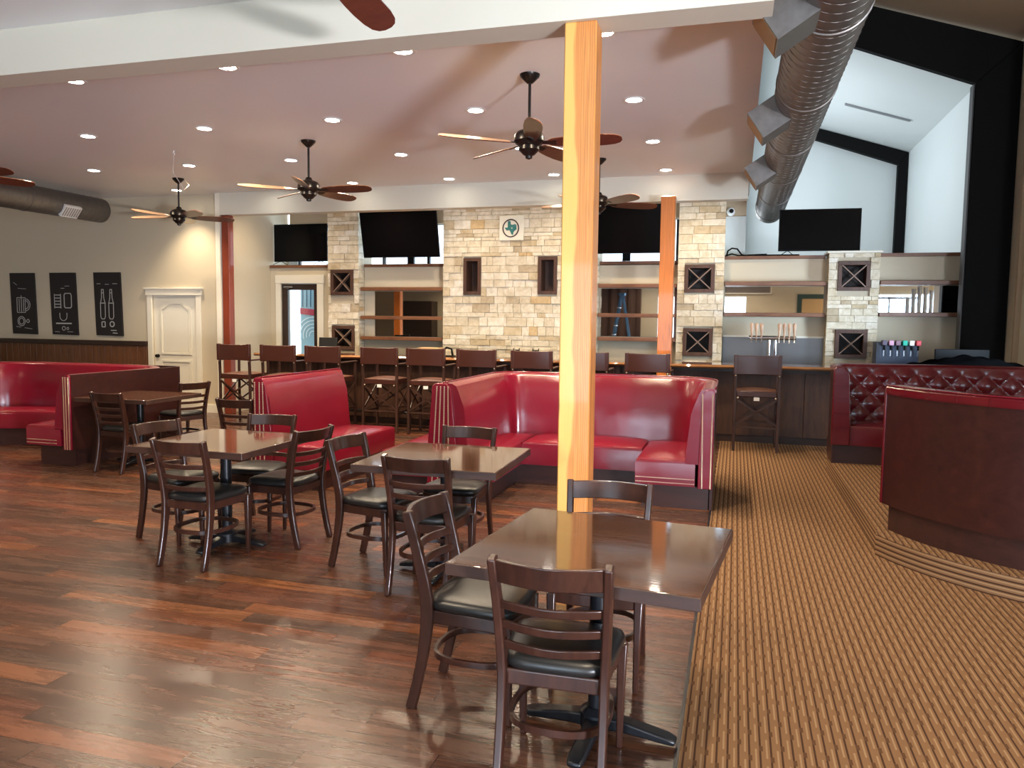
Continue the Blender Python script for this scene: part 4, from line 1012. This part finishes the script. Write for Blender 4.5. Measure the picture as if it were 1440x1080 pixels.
for xa, xb in ((-.170,-.170),(-.240,-.255)):
    mb = MB(); nails(mb, (xa,6.842,.20), (xb,6.842,HB-.05), 54); build(mb, 'nailhead_row', M['nail'], bt)
for xa, xb in ((-2.60,-2.55),(-2.545,-2.515),(-2.49,-2.48),(-2.435,-2.445)):
    mb = MB(); nails(mb, (xa,6.452,.10), (xb,6.452,HB-.03), 58); build(mb, 'nailhead_row', M['nail'], bt)
for z in (.225, .265):
    mb = MB(); nails(mb, (-.81,6.855,z), (-.31,6.855,z), 34, .005); build(mb, 'nailhead_row', M['nail'], bt)
# --- bench sharing the left end of the booth
b3 = thing('bench_seat', 'red vinyl bench joined to the left end of the large booth', 'bench', (-2.9, 7.0, 0), 0, world=True)
pb = dense([(-2.49,6.50),(-2.49,8.1)][::-1], .2)
build(MB().sweep([(-2.51,6.48),(-2.51,8.1)], [(n, z) for n, z in backprof(th=.09, lean=.055)]), 'backrest', M['red'], b3, smooth='auto')
mb = MB(); cushion(mb, -3.12, -2.60, 6.50, 8.05, .20, .43); build(mb, 'seat_cushion', M['red'], b3, smooth='auto')
build(MB().box(-3.04, -2.6, 6.56, 8.0, 0, .20), 'plinth', M['plinth'], b3)
# --- facing bench
b2 = thing('bench_seat', 'red vinyl bench with straight back and studded end, left of centre', 'bench', (-4.1, 7.1, 0), 0, world=True)
build(MB().box(-4.40, -4.375, 6.42, 7.95, 0, HB-.03), 'shell', M['boothwood'], b2)
build(MB().sweep([(-4.40,7.95),(-4.40,6.42)], backprof(th=.13, lean=.07)), 'backrest', M['red'], b2, smooth='auto')
mb = MB(); cushion(mb, -4.26, -3.66, 6.42, 7.98, .20, .43); build(mb, 'seat_cushion', M['red'], b2, smooth='auto')
build(MB().box(-4.38, -3.74, 6.48, 7.9, 0, .20), 'plinth', M['plinth'], b2)
build(MB().prism([(-4.405,.02),(-4.405,HB-.03),(-4.39,HB-.003),(-4.31,HB-.005),(-4.27,HB-.08),(-4.20,.42),(-4.20,.02)], 6.395, 6.425, 'y'), 'end_panel', M['red'], b2, bevel=.006)
build(MB().tube([(-4.33,y_,HB+.004) for y_ in (6.42,7.95)], .006, 6), 'piping', M['red'], b2)
for xa, xb in ((-4.385,-4.385),(-4.335,-4.335),(-4.285,-4.300)):
    mb = MB(); nails(mb, (xa,6.392,.08), (xb,6.392,HB-.05), 58); build(mb, 'nailhead_row', M['nail'], b2)
# --- left U booth with mahogany outer panel
HL = 1.0
b4 = thing('booth', 'curved red booth at far left with flat mahogany outer panel', 'booth', (-8.3, 7.6, 0), 0, world=True)
path = [(-6.80,6.62),(-6.80,8.40),(-9.7,8.40),(-9.7,6.6)]
pth = dense(rounded(path, [.15,.8], 8), .12)
build(MB().sweep(pth, [(0,.19),(.03,.19),(.03,HL-.0),(0,HL-.0)]), 'shell', M['boothwood'], b4)
pin = dense(rounded([(-6.82,6.64),(-6.82,8.38),(-9.68,8.38),(-9.68,6.6)], [.75,.8], 10), .12)
build(MB().sweep(pin, backprof(h=HL)), 'backrest', M['red'], b4, smooth='auto')
mb = MB(); cushion(mb, -7.45, -6.98, 6.64, 7.9, .22, .44); build(mb, 'seat_cushion', M['red'], b4, smooth='auto')
def curved_seat(u, v): pass
sp_ = dense(rounded([(-7.42,7.55),(-8.3,7.62),(-9.05,7.35),(-9.2,6.7)], .3, 6), .1)
def seatprof(a, b): return [(0,.22),(0,.40),(-.02,.43),(-.08,.452),(-.25,.462),(-.5,.44),(-.5,.22)]
build(MB().sweep(sp_, seatprof(0,0)), 'seat_cushion', M['red'], b4, smooth='auto')
build(MB().sweep([(p[0],p[1]+.07) for p in sp_], [(0,0),(0,.22),(-.45,.22),(-.45,0)]), 'plinth', M['plinth'], b4)
build(MB().box(-7.32, -6.85, 6.70, 8.34, 0, .22), 'plinth', M['plinth'], b4)
build(MB().prism([(-6.80,.19),(-6.80,HL-.02),(-6.82,HL+.0),(-6.87,HL-.01),(-6.89,HL-.06),(-6.91,.42),(-6.91,.19)], 6.60, 6.63, 'y'), 'end_panel', M['red'], b4, bevel=.006)
for xa in (-6.815, -6.85, -6.88):
    mb = MB(); nails(mb, (xa,6.597,.20), (xa,6.597,HL-.03), 50); build(mb, 'nailhead_row', M['nail'], b4)
for z in (.245, .28):
    mb = MB(); nails(mb, (-7.44,6.637,z), (-7.04,6.637,z), 30, .005); build(mb, 'nailhead_row', M['nail'], b4)
# --- tufted back surface along a path
def plen(path):
    L = [0]
    for a, b in zip(path, path[1:]): L.append(L[-1]+math.hypot(b[0]-a[0], b[1]-a[1]))
    return L
def tufted(path, z0, z1, n0, lean, cell, zb):
    path = dense(path, .02); L = plen(path); m = len(path); mb = MB(); nz = int((z1-z0)/.018)
    def nrm(i):
        a = Vector(path[max(i-1,0)]); b = Vector(path[min(i+1,m-1)]); d = (b-a).normalized(); return Vector((-d.y, d.x))
    rows = []
    for i in range(m):
        n = nrm(i); col = []
        for j in range(nz+1):
            v = j/nz; z = z0+(z1-z0)*v
            p, q = L[i]/cell, (z-z0)/(cell*.95)
            t = (abs(math.sin(PI*(p+q)/1.0*.5))*abs(math.sin(PI*(p-q)*.5)))**.45
            edge = min(1, (1-v)*6)
            off = n0+lean*(1-v)+.035*t*edge
            col.append((path[i][0]+n.x*off, path[i][1]+n.y*off, z))
        col += [(path[i][0]+n.x*(n0-.03), path[i][1]+n.y*(n0-.03), z1+.022), (path[i][0]+n.x*.03, path[i][1]+n.y*.03, z1+.03), (path[i][0]-n.x*.008, path[i][1]-n.y*.008, z1+.012), (path[i][0]-n.x*.008, path[i][1]-n.y*.008, z1-.03), (path[i][0]+n.x*.03, path[i][1]+n.y*.03, z1-.03), (path[i][0]+n.x*.03, path[i][1]+n.y*.03, z0)]
        rows.append(col)
    return mb.rings(rows)
HP = .15
# far tufted booth (opens toward the viewer)
b6 = thing('booth', 'far right dark red booth with deep diamond tufted back', 'booth', (2.2, 9.2, HP), 0, world=True)
pth = rounded([(3.48,9.56),(2.4,9.62),(1.9,9.58),(1.03,9.40),(1.03,8.86)], [.2,.2,.16], 6)
build(MB().sweep(dense(pth,.1), [(0,HP),(.03,HP),(.03,1.17),(0,1.17)]), 'shell', M['boothwood'], b6)
build(tufted(pth, HP+.38, 1.17, .09, .05, .12, 0), 'tufted_backrest', M['red2'], b6, smooth='auto')
build(MB().prism([(1.015,HP+.20),(1.015,1.16),(1.04,1.19),(1.12,1.185),(1.17,1.10),(1.20,HP+.42),(1.20,HP+.20)], 8.82, 8.86, 'y'), 'end_panel', M['red2'], b6, bevel=.01)
mb = MB()
for z in (.55,.70,.85,1.0): mb.box(1.012, 1.17, 8.812, 8.826, z, z+.006)
build(mb, 'end_pleats', M['red'], b6)
mb = MB(); cushion(mb, 1.17, 3.5, 8.84, 9.45, HP+.20, HP+.42); build(mb, 'seat_cushion', M['red2'], b6, smooth='auto')
build(MB().box(1.05, 3.5, 8.88, 9.5, HP, HP+.20), 'plinth', M['plinth'], b6)
# near curved booth seen from behind
b5 = thing('booth', 'near right curved booth seen from behind, dark mahogany with red rim', 'booth', (2.65, 6.1, HP), 0, world=True)
R5 = 1.68
pa = arc(BC, R5, 199.5, 318, 40)      # inside lies to the left (counter-clockwise travel)
build(MB().sweep(pa, [(0,HP+.19),(.03,HP+.19),(.03,1.155),(0,1.155)]), 'outer_panel', M['boothwood'], b5, smooth='auto')
build(MB().sweep(arc(BC, R5-.035, 200.5, 318, 40), [(0,HP),(.03,HP),(.03,HP+.20),(0,HP+.20)]), 'toe_kick', M['plinth'], b5, smooth='auto')
build(tufted(pa, HP+.38, 1.165, .08, .06, .12, 0), 'tufted_backrest', M['red2'], b5, smooth='auto')
build(MB().sweep(pa, [(-.014,1.145),(-.014,1.185),(.0,1.20),(.10,1.205),(.12,1.19),(.10,1.15),(.0,1.145)]), 'rim', M['red2'], b5, smooth='auto')
build(MB().tube([(p[0],p[1],1.203) for p in arc(BC, R5+.006, 199.5, 318, 40)], .005, 6), 'piping', M['red'], b5, smooth=True)
for k in range(1, 16):
    a = math.radians(199.5+k*7.2); c, s_ = math.cos(a), math.sin(a); mb = MB()
    mb.bar([(BC[0]+c*(R5+.0155), BC[1]+s_*(R5+.0155), 1.147), (BC[0]+c*(R5+.0155), BC[1]+s_*(R5+.0155), 1.187), (BC[0]+c*(R5-.06), BC[1]+s_*(R5-.06), 1.208)], .004, .003, (-s_, c, 0))
    build(mb, 'rim_pleat', M['red2'], b5)
sa = arc(BC, R5-.62, 203, 318, 30)
build(MB().sweep(sa, [(0,HP+.20),(0,HP+.40),(-.02,HP+.43),(-.25,HP+.45),(-.5,HP+.43),(-.5,HP+.20)]), 'seat_cushion', M['red2'], b5, smooth='auto')
build(MB().sweep(arc(BC, R5-.54, 205, 318, 30), [(0,HP),(0,HP+.20),(-.45,HP+.20),(-.45,HP)]), 'plinth', M['plinth'], b5)
a = math.radians(199.5); ex, ey = math.cos(a), math.sin(a); tx_, ty_ = -ey, ex     # end face of the arm
mb = MB()
def ep(r, z, o): return (BC[0]+ex*r-tx_*o, BC[1]+ey*r-ty_*o, z)
prof = [(R5+.012,HP+.19),(R5+.012,1.15),(R5,1.19),(R5-.11,1.185),(R5-.20,HP+.5),(R5-.22,HP+.19)]
n = len(prof); mb.add([ep(r,z,0) for r, z in prof]+[ep(r,z,.022) for r, z in prof], [tuple(range(n))[::-1], tuple(range(n,2*n))]+[(i,(i+1)%n,n+(i+1)%n,n+i) for i in range(n)])
build(mb, 'end_panel', M['red2'], b5, bevel=.006)

# ------------------------------------------------------------------ things behind the viewer, seen in the bar mirrors
tag(build(MB().box(-12.4, -11.2, -3.1, -2.5, 0, 2.35), 'tall_cabinet', M['darkwood'], bevel=.01), 'tall dark cabinet seen only in the left bar mirror', 'cabinet')
def drape(x0, x1, y, z0, z1):
    mb = MB().grid(lambda u, v: (x0+u*(x1-x0), y+.05*math.sin(u*34)+.015*math.sin(u*71), z0+v*(z1-z0)), 90, 3); return mb
mdr = mat('brown_curtain', (.075,.042,.032), .9)
for x0, x1, lb in ((-5.1,-3.3,'wide brown curtain seen in the mirror behind the thick post'),):
    ob = build(drape(x0, x1, -3.0, .1, 3.3), 'curtain', mdr, smooth=True); s_ = ob.modifiers.new('t', 'SOLIDIFY'); s_.thickness = .01; tag(ob, lb, 'curtain')
mbl = mat('ladder_blue', (.03,.13,.26), .4); mal = mat('ladder_aluminium', (.6,.6,.6), .35, 1)
t = thing('step_ladder', 'blue step ladder seen in the mirror behind the thick post', 'ladder', (-3.7, -.9, 0), 0, world=True)
for s in (-1, 1):
    build(MB().bar([(-3.7-.45,-.9+s*.22,0),(-3.72,-.9+s*.12,2.55)], .07, .03, (1,0,0)), 'rail', mbl, t); build(MB().bar([(-3.7+.45,-.9+s*.22,0),(-3.68,-.9+s*.12,2.55)], .05, .025, (1,0,0)), 'rail', mbl, t)
for k in range(7):
    z = .3+k*.3; x = -4.15+.43*z/2.55; build(MB().box(x-.04, x+.04, -1.1, -.7, z, z+.025), 'step', mal, t)
build(MB().box(-3.8, -3.6, -1.05, -.75, 2.52, 2.6), 'top_cap', mbl, t)
t = thing('wall_sign', 'long framed dark sign seen in the mirror above the beer taps', 'sign', (.6, -3.15, 2.7), 0, world=True)
build(MB().box(-.9, 1.15, -3.2, -3.16, 2.66, 3.12), 'board', mat('sign_board', (.20,.17,.15), .7), t)
build(MB().box(-.9, 1.15, -3.16, -3.14, 2.66, 2.70).box(-.9, 1.15, -3.16, -3.14, 3.08, 3.12).box(1.11, 1.15, -3.16, -3.14, 2.7, 3.08).box(-.9, -.86, -3.16, -3.14, 2.7, 3.08), 'border', M['trim'], t)
t = thing('picture_frame', 'dark green framed picture seen in the mirror above the beer taps', 'picture', (2.6, -3.15, 1.5), 0, world=True)
mg = mat('frame_green', (.02,.05,.045), .4)
build(MB().box(2.0, 3.1, -3.2, -3.15, 1.5, 2.66), 'frame', mg, t); build(MB().box(2.15, 2.95, -3.15, -3.14, 1.6, 2.50), 'print', M['card'], t)
t = thing('organ_pipes', 'row of upright grey pipes seen in the far right bar mirror', 'pipes', (5.5, -1.0, 0), 0, world=True)
for k, h in enumerate((2.55,2.8,2.95,2.85,2.75)): build(MB().tube([(5.25+k*.17,-2.2,0),(5.25+k*.17,-2.2,h)], .07, 12), 'pipe', M['brushed'], t, smooth='auto')
